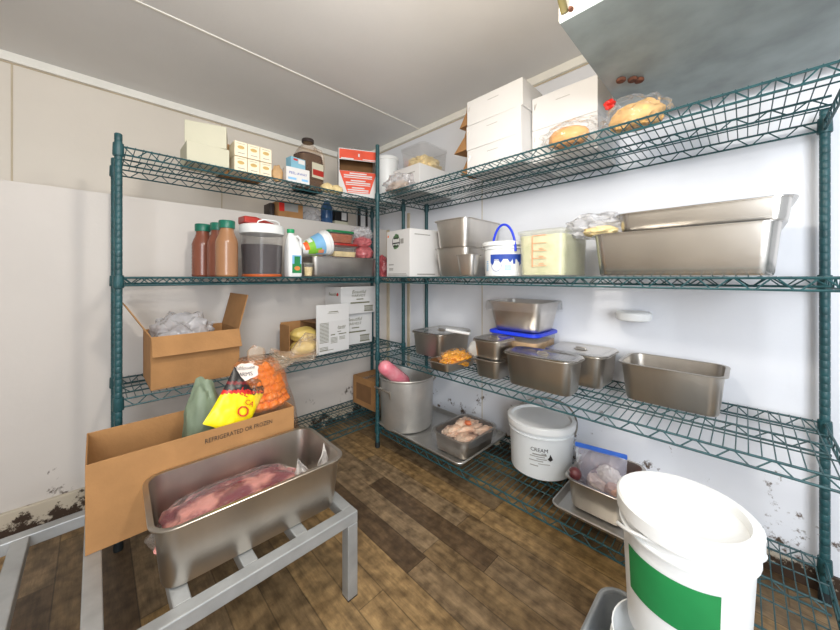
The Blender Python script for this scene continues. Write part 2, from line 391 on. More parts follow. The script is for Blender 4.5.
def carton(name, label, cat, loc, rz, w, d, h, m, group=None, bevel=.002, seam=True, inset=0):
    root = thing(name, label, cat, loc, rz, group)
    MB().box(-w / 2, -d / 2, 0, w / 2, d / 2, h).build('body', m, root, False, bevel)
    if seam: MB().box(-w / 2 + .002, -.024, h, w / 2 - .002, .024, h + .0007).build('tape', FILMT, root, False)
    return root
def open_carton(name, label, loc, rz, w, d, h, m, mi, flaps, t=.004):
    """carton with open top; flaps: dict side -> (length, outward angle from vertical)"""
    root = thing(name, label, 'carton', loc, rz)
    mb = MB(); mb.box(-w/2, -d/2, 0, w/2, d/2, t)
    mb.box(-w/2, -d/2, t, w/2, -d/2 + t, h); mb.box(-w/2, d/2 - t, t, w/2, d/2, h)
    mb.box(-w/2, -d/2 + t, t, -w/2 + t, d/2 - t, h); mb.box(w/2 - t, -d/2 + t, t, w/2, d/2 - t, h)
    mb.build('body', m, root, False, .0012)
    for s, (ln, a) in flaps.items():
        a = math.radians(a); c, sn = math.cos(a), math.sin(a)
        f = MB()
        if s in 'fb':
            sg = -1 if s == 'f' else 1; y = sg * d / 2
            def q(u, n): return (y + sg * (u * sn) - sg * n * c, h + u * c + n * sn)
            vs = []
            for x in (-w/2 + .002, w/2 - .002):
                for (u, n) in ((0, 0), (ln, 0), (ln, t), (0, t)): yy, zz = q(u, n); vs.append((x, yy, zz))
        else:
            sg = -1 if s == 'l' else 1; x = sg * w / 2
            def q(u, n): return (x + sg * (u * sn) - sg * n * c, h + u * c + n * sn)
            vs = []
            for yv in (-d/2 + .002, d/2 - .002):
                for (u, n) in ((0, 0), (ln, 0), (ln, t), (0, t)): xx, zz = q(u, n); vs.append((xx, yv, zz))
        f.add(vs, [(0,1,2,3),(4,5,6,7),(0,1,5,4),(1,2,6,5),(2,3,7,6),(3,0,4,7)])
        f.build('flap', mi, root, False)
    return root
def pail(label, loc, rz, r0, r1, h, body=WHITEP, lidm=WHITEP, name='plastic_pail', handle=None, lid=True, hm=None, recess=.02):
    root = thing(name, label, 'bucket', loc, rz)
    pr = [(r0 - .006, 0), (r0, .004), (r0 + (r1 - r0) * .78, h * .78), (r1 + .004, h * .785), (r1 + .004, h * .8), (r1 - .002, h * .81), (r1, h * .93)]
    pr += [(r1 - .003, h * .93), (r0 - .003, .006), (.001, .006)]
    MB().lathe(pr, 40).build('body', body, root)
    if lid: MB().lathe([(r1 + .002, h * .88), (r1 + .009, h * .885), (r1 + .009, h * .985), (r1 + .004, h), (r1 - .010, h), (r1 - .014, h - recess), (.001, h - recess)], 40).build('lid', lidm, root)
    if handle:
        z0, bow, tilt = handle; pts = []
        for i in range(25):
            a = PI * i / 24; u = math.sin(a) * bow
            pts.append(((r1 + .012) * -math.cos(a), u * math.sin(tilt), z0 + u * math.cos(tilt)))
        hb = MB().tube(pts, .0045 if hm else .004, 8).build('handle', hm or STEEL2, root)
    return root
def sheet_tray(w, d, loc, rz, label, h=.025):
    root = thing('sheet_tray', label, 'tray', loc, rz)
    R = [rr(w - .06, d - .06, .02, 0), rr(w - .034, d - .034, .025, .003), rr(w - .01, d - .01, .03, h - .004)]
    I = [rr(w - .013, d - .013, .03, h - .003), rr(w - .038, d - .038, .025, .0045), rr(w - .06, d - .06, .02, .002)]
    MB().loft(R + I).build('tray_base', SHEETM, root)
    MB().tube(rr(w - .008, d - .008, .03, h - .002), .004, 6, True).build('rolled_rim', SHEETM, root)
    return root
def wrap(w, d, drop, loc, rz, label, m=FILM, seed=1, amp=.5):
    """cling film stretched over a pan with an uneven skirt"""
    rings = [rr(.02, .02, .009, .004, 8), rr(w * .5, d * .5, .03, .0025, 8), rr(w * .9, d * .9, .04, .0015, 8), rr(w + .006, d + .006, .05, .001, 8)]
    for kk in (1, 2, 3):
        ring = []
        for i, p in enumerate(rr(w + .008, d + .008, .05, 0, 8)):
            q = noise.noise(Vector((p[0] * 22, p[1] * 22, seed))); s = 1 + .025 * kk * noise.noise(Vector((p[0] * 45, p[1] * 45, seed + kk)))
            ring.append((p[0] * s, p[1] * s, -drop * kk / 3 * (1 + amp * q)))
        rings.append(ring)
    o = MB().loft(rings, True, False).build('plastic_wrap', m, None, True, 0, 60)
    place(o, loc, rz); return tag(o, label, 'plastic wrap')
def single(o, loc, rz, label, cat, group=None): place(o, loc, rz); return tag(o, label, cat, group)

# ------------------------------------------------------------------ foreground rack, pan and meat
rk = thing('dunnage_rack', 'low grey aluminium rack holding the long steel meat pan', 'rack', (.150, .925, 0))
L_, D_, Ht, T_ = .478, .66, .287, .038
def bar(x0, y0, z0, x1, y1, z1, nm): return MB().box(x0, y0, z0, x1, y1, z1).build(nm, RACK, rk, False, .003)
bar(-L_, 0, Ht - T_, L_, T_, Ht, 'front_rail'); bar(-L_, D_ - T_, Ht - T_, L_, D_, Ht, 'rear_rail')
for x in (-.459, -.31, -.155, 0, .155, .30, .459): bar(x - .019, T_, Ht - T_, x + .019, D_ - T_, Ht - .001, 'slat')
for x in (-L_, L_ - T_):
    for y in (0, D_ - T_):
        lg = bar(x, y, .004, x + T_, y + T_, Ht - T_, 'leg'); MB().box(x + .001, y + .001, 0, x + T_ - .001, y + T_ - .001, .004).build('foot', DARKP, lg, False)
PX, PY = .360, 1.142
pan(.53, .325, .170, (PX, PY, Ht), -2, 'long steel pan of raw meat on the low rack', STEEL2, .045)
def beef():
    mb = blob(.2, .108, .062, .16, 2.2, 3, True, 5, .8, .8); return mb
single(beef().build('raw_meat', BEEF), (PX - .04, PY, Ht + .012), -2, 'slab of raw red meat lying in the long steel pan', 'meat')
fb = blob(.207, .114, .066, .12, 3.5, 5, True, 5, .82, .8)
single(fb.build('plastic_bag', FILM), (PX - .04, PY, Ht + .0115), -2, 'clear film sleeve around the raw red meat', 'plastic bag')
def ears(u, v):
    pk = [(0, .05), (.1, .1), (.22, .075), (.5, .035), (.78, .085), (.9, .118), (1, .06)]
    for (a, ha), (b, hb) in zip(pk, pk[1:]):
        if u <= b: top = ha + (hb - ha) * (u - a) / (b - a); break
    return ((u - .5) * .105 * (1 + .15 * v), .016 * noise.noise(Vector((u * 6, v * 3, 7))) + .01 * math.sin(u * 9) - .01 * v, top * v)
o = MB().grid(ears, 40, 14).build('bag_end', film('bag_end_film', (222, 216, 210), .78, .15, .5, .6, 30), None); sm = o.modifiers.new('s', 'SOLIDIFY'); sm.thickness = .0012
single(o, (PX + .185, PY - .05, Ht + .062), -8, 'crumpled clear bag end with two pointed ears at right end of meat pan', 'plastic bag')

# open-topped carton with vegetables, standing on the back of the rack
CX, CY = .28, 1.4495
c = open_carton('open_carton', 'open brown carton with printed front holding carrots, behind the meat pan', (CX, CY, Ht), 0, .60, .27, .256, KRAFT, KRAFT_DK, {})
text('REFRIGERATED OR FROZEN', .0225, BLACKINK, c, (.10, -.1362, .221), bold=.80)
# carrot bag: elliptical sections along a leaning axis
BX, BY, BZ = .53, 1.44, Ht + .022
prof = [(.0, .10, .06), (.02, .116, .078), (.08, .128, .092), (.17, .124, .09), (.26, .116, .08), (.34, .104, .066), (.40, .088, .05), (.435, .06, .036)]
def bagp(u, v, off=0, crumple=1):
    """u angle turns, v 0..1 height"""
    s = v * (len(prof) - 1); i = min(int(s), len(prof) - 2); f = s - i; f2 = f * f * (3 - 2 * f)
    z = prof[i][0] + (prof[i+1][0] - prof[i][0]) * f; a = prof[i][1] + (prof[i+1][1] - prof[i][1]) * f2; b = prof[i][2] + (prof[i+1][2] - prof[i][2]) * f2
    an = 2 * PI * u; nn = noise.noise(Vector((math.cos(an) * 2.4, math.sin(an) * 2.4, z * 13))) * .10 * crumple
    k_ = 1 + nn; lean = -.062 * (z / .43) ** 1.5
    return Vector((lean + (a * k_ + off) * math.sin(an), -(b * k_ + off) * math.cos(an), z))
cb = thing('carrot_bag', 'clear printed bag full of orange carrots in the open brown carton', 'bag of vegetables', (BX, BY, BZ))
mb = MB(); NU, NV = 48, 34
mb.loft([[bagp(i / NU, j / NV) for i in range(NU)] for j in range(NV + 1)]); mb.build('bag_film', CARF, cb, True, 0, 80)
def neck(path, radii, nm, seed):
    P = [Vector(p) for p in path]; rings = []
    for i, (p, rd) in enumerate(zip(P, radii)):
        t = (P[min(i + 1, len(P) - 1)] - P[max(i - 1, 0)]).normalized(); a = Vector((0, 1, 0)); u = t.cross(a).normalized(); w = t.cross(u)
        rings.append([p + (u * math.cos(2 * PI * j / 30) + w * math.sin(2 * PI * j / 30) * .55) * rd * (1 + .35 * noise.noise(Vector((math.cos(2*PI*j/30) * 2.6, math.sin(2*PI*j/30) * 2.6, seed + i * .4)))) for j in range(30)])
    return MB().loft(rings, False, False).build(nm, FILMT, cb, True, 0, 80)
neck([(.0, -.02, .405), (.05, -.02, .405), (.085, -.03, .415), (.115, -.035, .43), (.16, -.04, .45), (.19, -.04, .455)], [.055, .036, .026, .042, .062, .05], 'bag_end', 1)
neck([(-.055, .0, .42), (-.055, .0, .455), (-.045, .0, .475)], [.03, .034, .02], 'bag_end', 5)
def on_bag(me_or_mb, u0, v0, su, sv, m, nm, off):
    me = me_or_mb
    for vtx in me.vertices: p = bagp(u0 + vtx.co.x * su, v0 + vtx.co.y * sv, off + vtx.co.z); vtx.co = p
    me.materials.clear(); me.materials.append(m)
    o = bpy.data.objects.new(nm, me); COL.objects.link(o); o.parent = cb; return o
def disc_mesh(n=28, jag=.12, rings=6):
    mb = MB(); mb.v.append((0, 0, 0))
    for r_ in range(1, rings + 1):
        for i in range(n): a = 2 * PI * i / n; k_ = r_ / rings * (1 + jag * math.sin(a * 7) * (r_ == rings)); mb.v.append((math.cos(a) * k_, math.sin(a) * k_, 0))
    for i in range(n): mb.f.append((0, 1 + i, 1 + (i + 1) % n)); mb.m.append(0)
    for r_ in range(rings - 1):
        for i in range(n): a = 1 + r_ * n + i; b = 1 + r_ * n + (i + 1) % n; mb.f.append((a, b, b + n, a + n)); mb.m.append(0)
    me = bpy.data.meshes.new('patch'); me.from_pydata(mb.v, [], mb.f); return me
PATCHW = mat('bag_print_white', (226, 214, 204), .6)
on_bag(disc_mesh(28, .07), -.115, .855, .10, .095, PATCHW, 'printed_logo', .004)
on_bag(text_mesh('Bolthouse', 1, .3), -.12, .885, .04, .075, BLACKINK, 'lettering', .0055)
on_bag(text_mesh('FARMS', 1, 0), -.11, .815, .036, .05, BLACKINK, 'lettering', .0055)
on_bag(text_mesh('CARROTS', 1, .3), -.10, .665, .036, .075, BLACKINK, 'lettering', .005)
ORP = film('orange_print_film', (236, 134, 44), .22, .2, .4, .8, 14)
MB().grid(lambda u, v: bagp(-.27 + .5 * u, .66 + .05 * math.sin(u * 7) + (.31 - .05 * math.sin(u * 7)) * v, .002), 30, 16).build('orange_print', ORP, cb, True, 0, 80)
def vz(z):
    for i in range(len(prof) - 1):
        if z <= prof[i + 1][0]: return (i + (z - prof[i][0]) / (prof[i + 1][0] - prof[i][0])) / (len(prof) - 1)
    return 1
def carrot_mb():
    pr = [(.001, .0), (.006, .001), (.0145, .006), (.0175, .016), (.0175, .03), (.0155, .08), (.012, .14), (.007, .18), (.001, .19)]
    return MB().lathe(pr, 14)
c0 = carrot_mb().build('carrot', CARROT); tag(c0, 'orange carrot inside the clear printed bag', 'carrot', 'carrots in the clear bag')
first = True; random.seed(3)
for layer, (z, cnt, v) in enumerate(((.22, 9, 0), (.25, 9, 0), (.28, 9, 0), (.31, 9, 0), (.34, 8, 0), (.37, 8, 0), (.395, 6, 0))):
    for i in range(cnt):
        u = -.23 + .46 * (i + .5 * (layer % 2)) / (cnt - .5) + random.uniform(-.012, .012)
        p = bagp(u + random.uniform(-.015, .015), vz(z), -.028, .6); o = c0 if first else c0.copy()
        if not first: COL.objects.link(o)
        first = False
        ax = Vector((-.1 - p.x * 2.2 + random.uniform(-.4, .4), .75 + random.uniform(-.2, .2), .8)).normalized()
        if layer > 3: ax = Vector((-.5 - p.x * 2 + random.uniform(-.4, .4), .3, -.7)).normalized()
        s = random.uniform(.75, 1.3); o.scale = (s, s, .5)
        o.rotation_mode = 'QUATERNION'; o.rotation_quaternion = ax.to_track_quat('Z', 'Y'); o.location = Vector((BX, BY, BZ)) + p + Vector((0, .004, 0))
# yellow and black pouch
def pouch(w, h, th, seed, mfn, mats, name, parent, nseg=22):
    def side(sg):
        def f(u, v):
            x = (u - .5) * w; z = v * h; e = max(0, math.sin(PI * u)) ** .55 * max(0, math.sin(PI * min(max(v, 0), 1))) ** .55
            n = noise.noise(Vector((u * 3.2, v * 3.2, seed))) * .5 + .3 * noise.noise(Vector((u * 8, v * 8, seed)))
            return (x * (1 - .06 * math.sin(PI * v)), sg * th * e * (1 + .5 * n), z + .01 * noise.noise(Vector((u * 3, v * 2, seed + 4))))
        return f
    mb = MB(); mb.grid(side(-1), nseg, nseg, 0, mfn); mb.grid(side(1), nseg, nseg, 0, mfn)
    return mb.build(name, mats, parent, True, 0, 70)
pr_ = thing('snack_pouch', 'crumpled yellow pouch with red letters and black top beside the carrot bag', 'food pouch', (.385, 1.356, Ht + .258))
def mf(u, v):
    q = v - .28 * (u - .5)
    return 0 if q < .64 else (2 if q < .70 else (1 if q < .8 else (3 if q < .86 else 1)))
pb = pouch(.16, .215, .022, 2, mf, [YELLOW, BLACKB, REDB, MAROON], 'pouch_body', None, 40); pb.parent = pr_
pb.rotation_euler = (math.radians(-24), math.radians(36), math.radians(-4)); pb.location = (-.055, -.02, -.03)
text('CA', .026, REDB, pb, (.03, -.024, .112), name='lettering'); text('O', .055, REDB, pb, (.022, -.0255, .075), name='lettering', bold=1.1); text('LE', .04, REDB, pb, (-.005, -.0235, .140), name='lettering')
single(blob(.06, .05, .20, .15, 2.4, 9, True, 4, .8).build('produce_sack', SACK), (.288, 1.45, Ht + .04), 0, 'grey green sack at the left end of the open brown carton', 'sack')

# ------------------------------------------------------------------ left unit, bottom and third shelf
b = carton('brown_carton', 'plain brown carton on the bottom shelf in the back corner', 'carton', (1.475, 1.945, D0), 0, .21, .27, .205, KRAFT)
MB().box(-.1065, -.09, .04, -.105, .09, .16).build('faded_print', KRAFT_DK, b, False)
oc = open_carton('open_carton', 'open brown carton with raised flaps holding a white bag, left shelf', (.335, 1.915, D1), 0, .34, .30, .225, KRAFT, KRAFT, {'r': (.17, 14), 'f': (.09, 152), 'l': (.16, 30)})
single(blob(.13, .115, .12, .3, 3, 4, True, 4, .8).build('plastic_bag', FILMW), (.30, 1.92, D1 + .09), 0, 'crumpled white plastic bag in the open carton on left shelf', 'plastic bag')
def harvest_carton(loc, rz, w, d, h, label):
    t = carton('white_carton', label, 'carton', loc, rz, w, d, h, WCARD, 'white printed cartons')
    text('Beautiful', .034, INK, t, (.0, -d / 2 - .0004, h * .80), shear=.3); text('HARVEST', .026, INK, t, (.0, -d / 2 - .0004, h * .66), bold=1.1)
    lines(t, INK, [(-.02, .04, h * .53, .007), (-.07, .095, h * .40, .010)], -d / 2)
    mb = MB(); [mb.box(.05 + .0085 * i, -d/2 - .0006, h * .09, .0545 + .0085 * i, -d/2 + .0004, h * .25) for i in range(9)]
    mb.box(.046, -d/2 - .0006, h * .25, .128, -d/2 + .0004, h * .28); mb.box(.046, -d/2 - .0006, h * .06, .128, -d/2 + .0004, h * .09); mb.build('barcode', INK, t, False)
    text('Beautiful', .03, INK, t, (-w / 2 - .0004, 0, h * .72), rz=-90, shear=.3); MB().lathe([(.011, 0), (.011, .0008)], 16).build('red_dot', REDB, t).matrix_local = Matrix.Translation((-w / 2, -.06, h * .72)) @ Matrix.Rotation(-PI / 2, 4, 'Y')
    return t
harvest_carton((1.312, 2.055, D1), -3, .30, .17, .222, 'white printed carton directly on the shelf, beneath another like it')
harvest_carton((1.315, 2.03, D1 + .223), 2, .295, .20, .19, 'white printed carton stacked topmost at the shelf corner')
# carton opened on its left with yellow bags
t = thing('opened_carton', 'opened white carton with a raised lid flap and small print', 'carton', (1.068, 1.952, D1), 5)
W2, D2_, H2 = .245, .19, .2
mb = MB(); th = .004
mb.box(-W2/2, -D2_/2, 0, W2/2, -D2_/2 + th, H2, 0); mb.box(W2/2 - th, -D2_/2 + th, 0, W2/2, D2_/2, H2, 0); mb.box(-W2/2, D2_/2 - th, 0, W2/2 - th, D2_/2, H2, 1); mb.box(-W2/2, -D2_/2 + th, 0, W2/2 - th, D2_/2 - th, th, 1); mb.box(-W2/2, -D2_/2 + th, H2 - th, W2/2 - th, D2_/2, H2, 1)
mb.build('body', [WCARD, KRAFT_DK], t, False)
MB().add([(-W2/2, -D2_/2, H2), (W2/2, -D2_/2, H2), (W2/2 + .006, -D2_/2 + .012, H2 + .105), (-W2/2 + .006, -D2_/2 + .012, H2 + .105), (-W2/2, -D2_/2 + th, H2), (W2/2, -D2_/2 + th, H2), (W2/2 + .006, -D2_/2 + .016, H2 + .105), (-W2/2 + .006, -D2_/2 + .016, H2 + .105)], [(0,1,2,3),(4,5,6,7),(0,1,5,4),(1,2,6,5),(2,3,7,6),(3,0,4,7)]).build('lid_flap', WCARD, t, False)
MB().box(-W2/2 - .13, D2_/2 - th, .0, -W2/2, D2_/2, H2).build('end_flap', KRAFT, t, False)
MB().box(-W2/2 - .13, -.05, 0, -W2/2, D2_/2 - th, th).build('end_flap', KRAFT, t, False)
MB().box(-W2/2 - .134, -.02, 0, -W2/2 - .13, D2_/2, H2 - .01).build('end_flap', KRAFT, t, False)
yy = -D2_/2
rows = [(-.1, -.035, .19 - .0085 * i, .0035) for i in range(15)] + [(-.1, -.04, .04 - .008 * i, .003) for i in range(3)]
rows += [(-.02, .03, .093 - .008 * i, .003) for i in range(5)] + [(.045, .09, .093 - .008 * i, .003) for i in range(3)] + [(-.02, .012, .112, .006), (.04, .10, .112, .006), (.03, .06, .128, .004), (-.1, .0, .02, .003)]
lines(t, INK, rows, yy)
text('Beautiful', .018, INK, t, (.062, yy - .0004, .158), shear=.3); text('HARVEST', .014, INK, t, (.062, yy - .0004, .146))
lines(t, INK, [(-.03, .04, H2 + .058, .005), (-.04, .045, H2 + .047, .005)], yy + .006, 'flap_print').parent = t
for i, (z, lb) in enumerate(((.006, 'lower yellow bag in the opened white carton'), (.085, 'upper yellow bag in the opened white carton'))):
    single(blob(.085, .07, .048, .1, 2, 11 + i, True, 4, .75).build('yellow_food_bag', YELBAG), (.925, 1.955, D1 + z), 8, lb, 'food bag', 'yellow bags in the opened carton')

# ------------------------------------------------------------------ left unit, middle shelf
def bottle(label, loc, liquid, group='green capped juice bottles'):
    t = thing('juice_bottle', label, 'bottle', loc, 0, group)
    pr = [(.044, 0), (.049, .006)] + [q for i in range(9) for q in ((.049, .012 + i * .017), (.0478, .020 + i * .017))] + [(.049, .165), (.046, .18), (.036, .205), (.031, .222), (.0295, .238)]
    MB().lathe(pr, 28).build('bottle_body', liquid, t)
    MB().lathe([(.035, .236), (.0355, .24), (.0355, .27), (.033, .274)], 36).build('cap', GREENP, t)
    return t
bottle('peach coloured juice bottle with green cap at the left front of the middle shelf', (.458, 1.80, D2), JUICE)
bottle('reddish juice bottle with green cap directly behind the peach coloured one', (.447, 1.912, D2), JUICER)
bottle('reddish juice bottle with green cap, rearmost of the juice bottles', (.40, 2.012, D2), JUICER)
t = thing('drink_dispenser', 'clear round tub of dark liquid with white lid beside the milk jug', 'container', (.648, 1.87, D2))
MB().lathe([(.094, .004), (.098, .008), (.107, .235), (.1055, .235), (.097, .012), (.001, .012)], 36).build('tub', CLEAR, t)
MB().lathe([(.001, .012), (.0955, .013), (.102, .17), (.001, .17)], 36).build('dark_liquid', COLA, t)
MB().lathe([(.098, 0), (.1, .004), (.1, .012), (.097, .014)], 36).build('orange_base', mat('orange_plastic', (196, 96, 46), .4), t)
MB().lathe([(.108, .228), (.112, .23), (.113, .262), (.109, .275), (.1, .279), (.001, .279)], 36).build('lid', WHITEP, t)
MB().tube([(-.05, -.07, .275), (-.045, -.075, .29), (-.02, -.08, .3), (.04, -.08, .3), (.062, -.072, .292), (.068, -.066, .276)], .004, 8).build('lid_handle', WHITEP, t)
mb = MB(); mb.add([(-.10, -.05, .28), (.07, -.05, .28), (.07, .06, .28), (-.10, .06, .28), (-.10, -.045, .315), (-.04, -.045, .315), (.05, -.04, .292), (-.10, .055, .32), (-.04, .055, .32), (.05, .05, .292)],
  [(0,1,2,3),(0,1,6,5,4),(3,2,9,8,7),(0,3,7,4),(4,5,8,7),(5,6,9,8),(1,2,9,6)]); o = mb.build('plastic_cover', REDP, None, True, .006)
single(o, (.643, 1.87, D2 + .0005), 0, 'red plastic lid lying on top of the white dispenser lid', 'lid')
t = thing('milk_jug', 'white plastic milk jug with green cap and green label', 'milk jug', (.785, 1.79, D2))
S = [(.07, 0, .012), (.078, .006, .016), (.08, .05, .018), (.08, .15, .02), (.074, .18, .024), (.056, .21, .022), (.036, .23, .015), (.03, .236, .014), (.03, .244, .0145)]
MB().loft([rr(w, w * .95, r_, z, 5, 0 if z < .17 else -.012 * (z - .17) / .06, 0) for (w, z, r_) in S]).build('jug_body', WHITEP, t)
MB().lathe([(.019, .242), (.02, .244), (.02, .262), (.018, .264)], 24, -.014).build('cap', GREENCAP, t)
MB().tube([(-.002, -.008, .222), (.02, -.012, .226), (.036, -.012, .212), (.0385, -.012, .18), (.036, -.012, .14)], .0075, 8).build('handle', WHITEP, t)
l = MB().box(-.022, -.0392, .02, .03, -.0375, .118).build('label', BLUELAB, t, False); MB().box(-.022, -.0398, .02, .03, -.0385, .07).build('label_band', GREENLAB, l, False); MB().box(-.01, -.0402, .068, .022, -.039, .112).build('label_band', GREENLAB, l, False); MB().lathe([(.012, 0), (.012, .001)], 16).build('label_picture', mat('orange_label_food', (214, 132, 64), .6), l).matrix_local = Matrix.Translation((.006, -.0398, .046)) @ Matrix.Rotation(PI / 2, 4, 'X') @ Matrix.Scale(1.4, 4, (1, 0, 0))
t = pan(.50, .30, .118, (1.14, 1.935, D2), 0, 'steel pan with flat lid under the food tubs on left middle shelf', STEEL, .04, True)
t = thing('deli_cup', 'small clear cup with tan food standing beside the milk jug', 'cup', (.862, 1.765, D2))
MB().lathe([(.02, 0), (.022, .004), (.027, .075), (.026, .075), (.021, .005), (.001, .005)], 24).build('cup_wall', CLEAR, t); MB().lathe([(.0205, .0055), (.0245, .055), (.001, .055)], 24).build('food', PALEFOOD, t); MB().lathe([(.028, .07), (.029, .073), (.027, .079), (.001, .079)], 24).build('lid', CLEARW, t)
ZP = D2 + .118 + .0085
t = thing('yogurt_tub', 'white tub with blue and green label lying tipped on its side', 'tub', (.965, 1.86, ZP))
ax = Matrix.Scale(1.06, 4) @ Matrix.Translation((-.10, -.0, .034)) @ Matrix.Rotation(math.radians(90 - 17), 4, 'Y')
def taper(prof, n, z0): return MB().lathe(prof, n)
o = MB().lathe([(.029, 0), (.032, .003), (.0725, .15), (.0755, .151), (.0755, .17), (.073, .172), (.070, .172), (.0685, .15), (.03, .006), (.001, .006)], 36).build('tub_wall', WHITEP, t); o.matrix_local = ax
def tubband(z0, z1, a0, a1, m, nm, off=.0008):
    def f(u, v):
        z = z0 + (z1 - z0) * v; r_ = .032 + (.0725 - .032) * (z - .003) / .147 + off; a = a0 + (a1 - a0) * u; return (r_ * math.cos(a), r_ * math.sin(a), z)
    p = MB().grid(f, 20, 3).build(nm, m, t); p.matrix_local = ax; return p
# local circle: angle 0 -> down, 180 -> up, 270 -> -y (towards the room)
tubband(.07, .125, PI * 1.02, PI * 1.85, BLUELAB, 'blue_label'); tubband(.028, .07, PI * 1.1, PI * 1.85, LIME, 'green_label'); tubband(.012, .036, PI * 1.2, PI * 1.6, mat('orange_label', (238, 96, 32), .5), 'orange_label', .0014); tubband(.04, .064, PI * 1.1, PI * 1.32, WHITEP, 'white_label', .0014); tubband(.07, .1, PI * 1.6, PI * 1.8, LIME, 'green_label', .0014); tubband(.08, .11, PI * 1.66, PI * 1.8, ORANGEINK, 'orange_label', .002)
def food_tub(label, loc, w, d, h, fill, foodm, lidm, name='food_tub'):
    t = thing(name, label, 'container', loc)
    MB().loft([rr(w - .03, d - .03, .02, 0), rr(w - .022, d - .022, .025, .003), rr(w - .006, d - .006, .03, h - .01), rr(w - .009, d - .009, .03, h - .01), rr(w - .025, d - .025, .025, .005)]).build('tub', CLEAR, t)
    MB().loft([rr(w - .03, d - .03, .025, .006), rr(w - .026 + .016 * fill, d - .026 + .016 * fill, .027, h * fill)]).build('food', foodm, t)
    MB().loft([rr(w, d, .032, h - .014), rr(w + .002, d + .002, .033, h - .002), rr(w - .004, d - .004, .03, h), rr(w - .03, d - .03, .02, h), rr(w - .035, d - .035, .02, h - .003)]).build('lid', lidm, t)
    return t
food_tub('clear tub of pale food with red lid beneath the green lidded tub', (1.178, 1.935, ZP), .195, .15, .093, .42, PALEFOOD, REDP)
food_tub('clear tub of orange brown food with green lid, stacked on top', (1.15, 1.94, ZP + .093), .20, .15, .083, .72, SOUP, GREENLID)
single(blob(.068, .065, .052, .15, 3, 21, True, 4, .75).build('meat_bag', PINKM), (1.348, 1.915, ZP), 0, 'lower bag of pink meat beside the red lidded tub', 'bag of meat', 'bags of pink meat')
single(blob(.066, .062, .045, .2, 3, 22, True, 4, .75).build('meat_bag', PINKM), (1.34, 1.92, ZP + .084), 0, 'upper bag of pink meat, under a puffed clear bag', 'bag of meat', 'bags of pink meat')
single(blob(.075, .065, .05, .3, 3, 23, True, 4, .75).build('plastic_bag', FILMW), (1.34, 1.92, ZP + .14), 0, 'puffed clear bag on top of the bags of pink meat', 'plastic bag')
single(blob(.045, .06, .085, .2, 3, 24, True, 4, .8).build('meat_bag', mat('red_meat', (168, 78, 84), .35, 0, .25, 12, .3)), (1.47, 1.86, D2), 0, 'red meat bag on the shelf deck behind the front post', 'bag of meat', 'bags of pink meat')

# ledge items behind the back edge
b = carton('ledge_carton', 'brown box with red and white label on the wall ledge', 'box', (.95, 2.30, LZ), 0, .17, .2, .115, KRAFT)
MB().box(-.08, -.1006, .045, -.045, -.1, .11).build('red_label', REDB, b, False); MB().box(-.045, -.1006, .05, .05, -.1, .11).build('white_label', GREYINK, b, False)
single(MB().loft([rr(.03, .12, .008, 0), rr(.03, .12, .008, .1)]).build('dark_case', DARKP), (.845, 2.31, LZ), 0, 'small dark case left of the brown box on the ledge', 'case')
single(blob(.085, .08, .075, .3, 3, 31, True, 4, .8).build('plastic_bag', FILMW), (1.13, 2.31, LZ), 0, 'crumpled clear bag on the ledge beside the brown box', 'plastic bag')
t = thing('blue_bottle', 'blue bottle standing on the wall ledge under the top shelf', 'bottle', (1.285, 2.32, LZ)); MB().lathe([(.04, 0), (.046, .006), (.046, .05), (.044, .055), (.046, .06), (.046, .12), (.042, .15), (.022, .185), (.019, .2)], 28).build('bottle_body', BLUEBOT, t); MB().lathe([(.021, .198), (.021, .22), (.019, .222)], 20).build('cap', WHITEP, t)
t = thing('ledge_packet', 'black and cream packet leaning on the ledge beside the blue bottle', 'packet', (1.40, 2.32, LZ)); MB().box(-.06, -.03, 0, .06, .03, .05).build('cream_base', OFFCARD, t, False, .003); MB().box(-.06, -.03, .05, .06, .03, .13).build('black_top', BLACKB, t, False, .003); MB().box(0, -.031, .06, .045, -.0295, .12).build('label', WCARD, t, False)
t = thing('framed_card', 'white card in a black frame on the ledge near the corner', 'frame', (1.61, 2.3, LZ)); mb = MB(); mb.box(-.045, -.01, 0, -.027, .01, .2); mb.box(.027, -.01, 0, .045, .01, .2); mb.box(-.027, -.01, 0, .027, .01, .03); mb.box(-.027, -.01, .18, .027, .01, .2); mb.build('frame', BLACKB, t, False); MB().box(-.027, -.002, .03, .027, .006, .18).build('card', WCARD, t, False)

# ------------------------------------------------------------------ left unit, top shelf
carton('cream_carton', 'pale cream carton on the top shelf, lower of two at far left', 'carton', (.375, 1.845, D3), 0, .17, .16, .092, OFFCARD, 'cream cartons')
carton('cream_carton', 'pale cream carton on the top shelf, tilted upper one of two at far left', 'carton', (.388, 1.855, D3 + .0925), -16, .165, .15, .105, OFFCARD, 'cream cartons')
s0 = thing('small_box', '', 'box', (0, 0, 0)); s0['group'] = 'small cream boxes stacked in two rows'
MB().box(-.0285, -.05, 0, .0285, .05, .072).build('body', CREAM, s0, False, .0015)
mb = MB(); mb.lathe([(.016, 0), (.016, .0006)], 18); o = mb.build('printed_emblem', GOLDINK, s0); o.matrix_local = Matrix.Translation((0, -.05, .044)) @ Matrix.Rotation(PI / 2, 4, 'X') @ Matrix.Scale(.55, 4, (0, 1, 0))
lines(s0, GREYINK, [(-.014, .018, .016, .004), (-.02, .02, .062, .002)], -.05)
for r_, rn in enumerate(('bottom', 'top')):
    for c_, cn in enumerate(('left', 'middle', 'right')):
        o = s0 if (r_ + c_) == 0 else copy_tree(s0)
        o['label'] = 'small cream box with gold emblem, %s row %s of the six' % (rn, cn); o.location = (.511 + c_ * .0595, 1.815, D3 + .0005 + r_ * .0755)
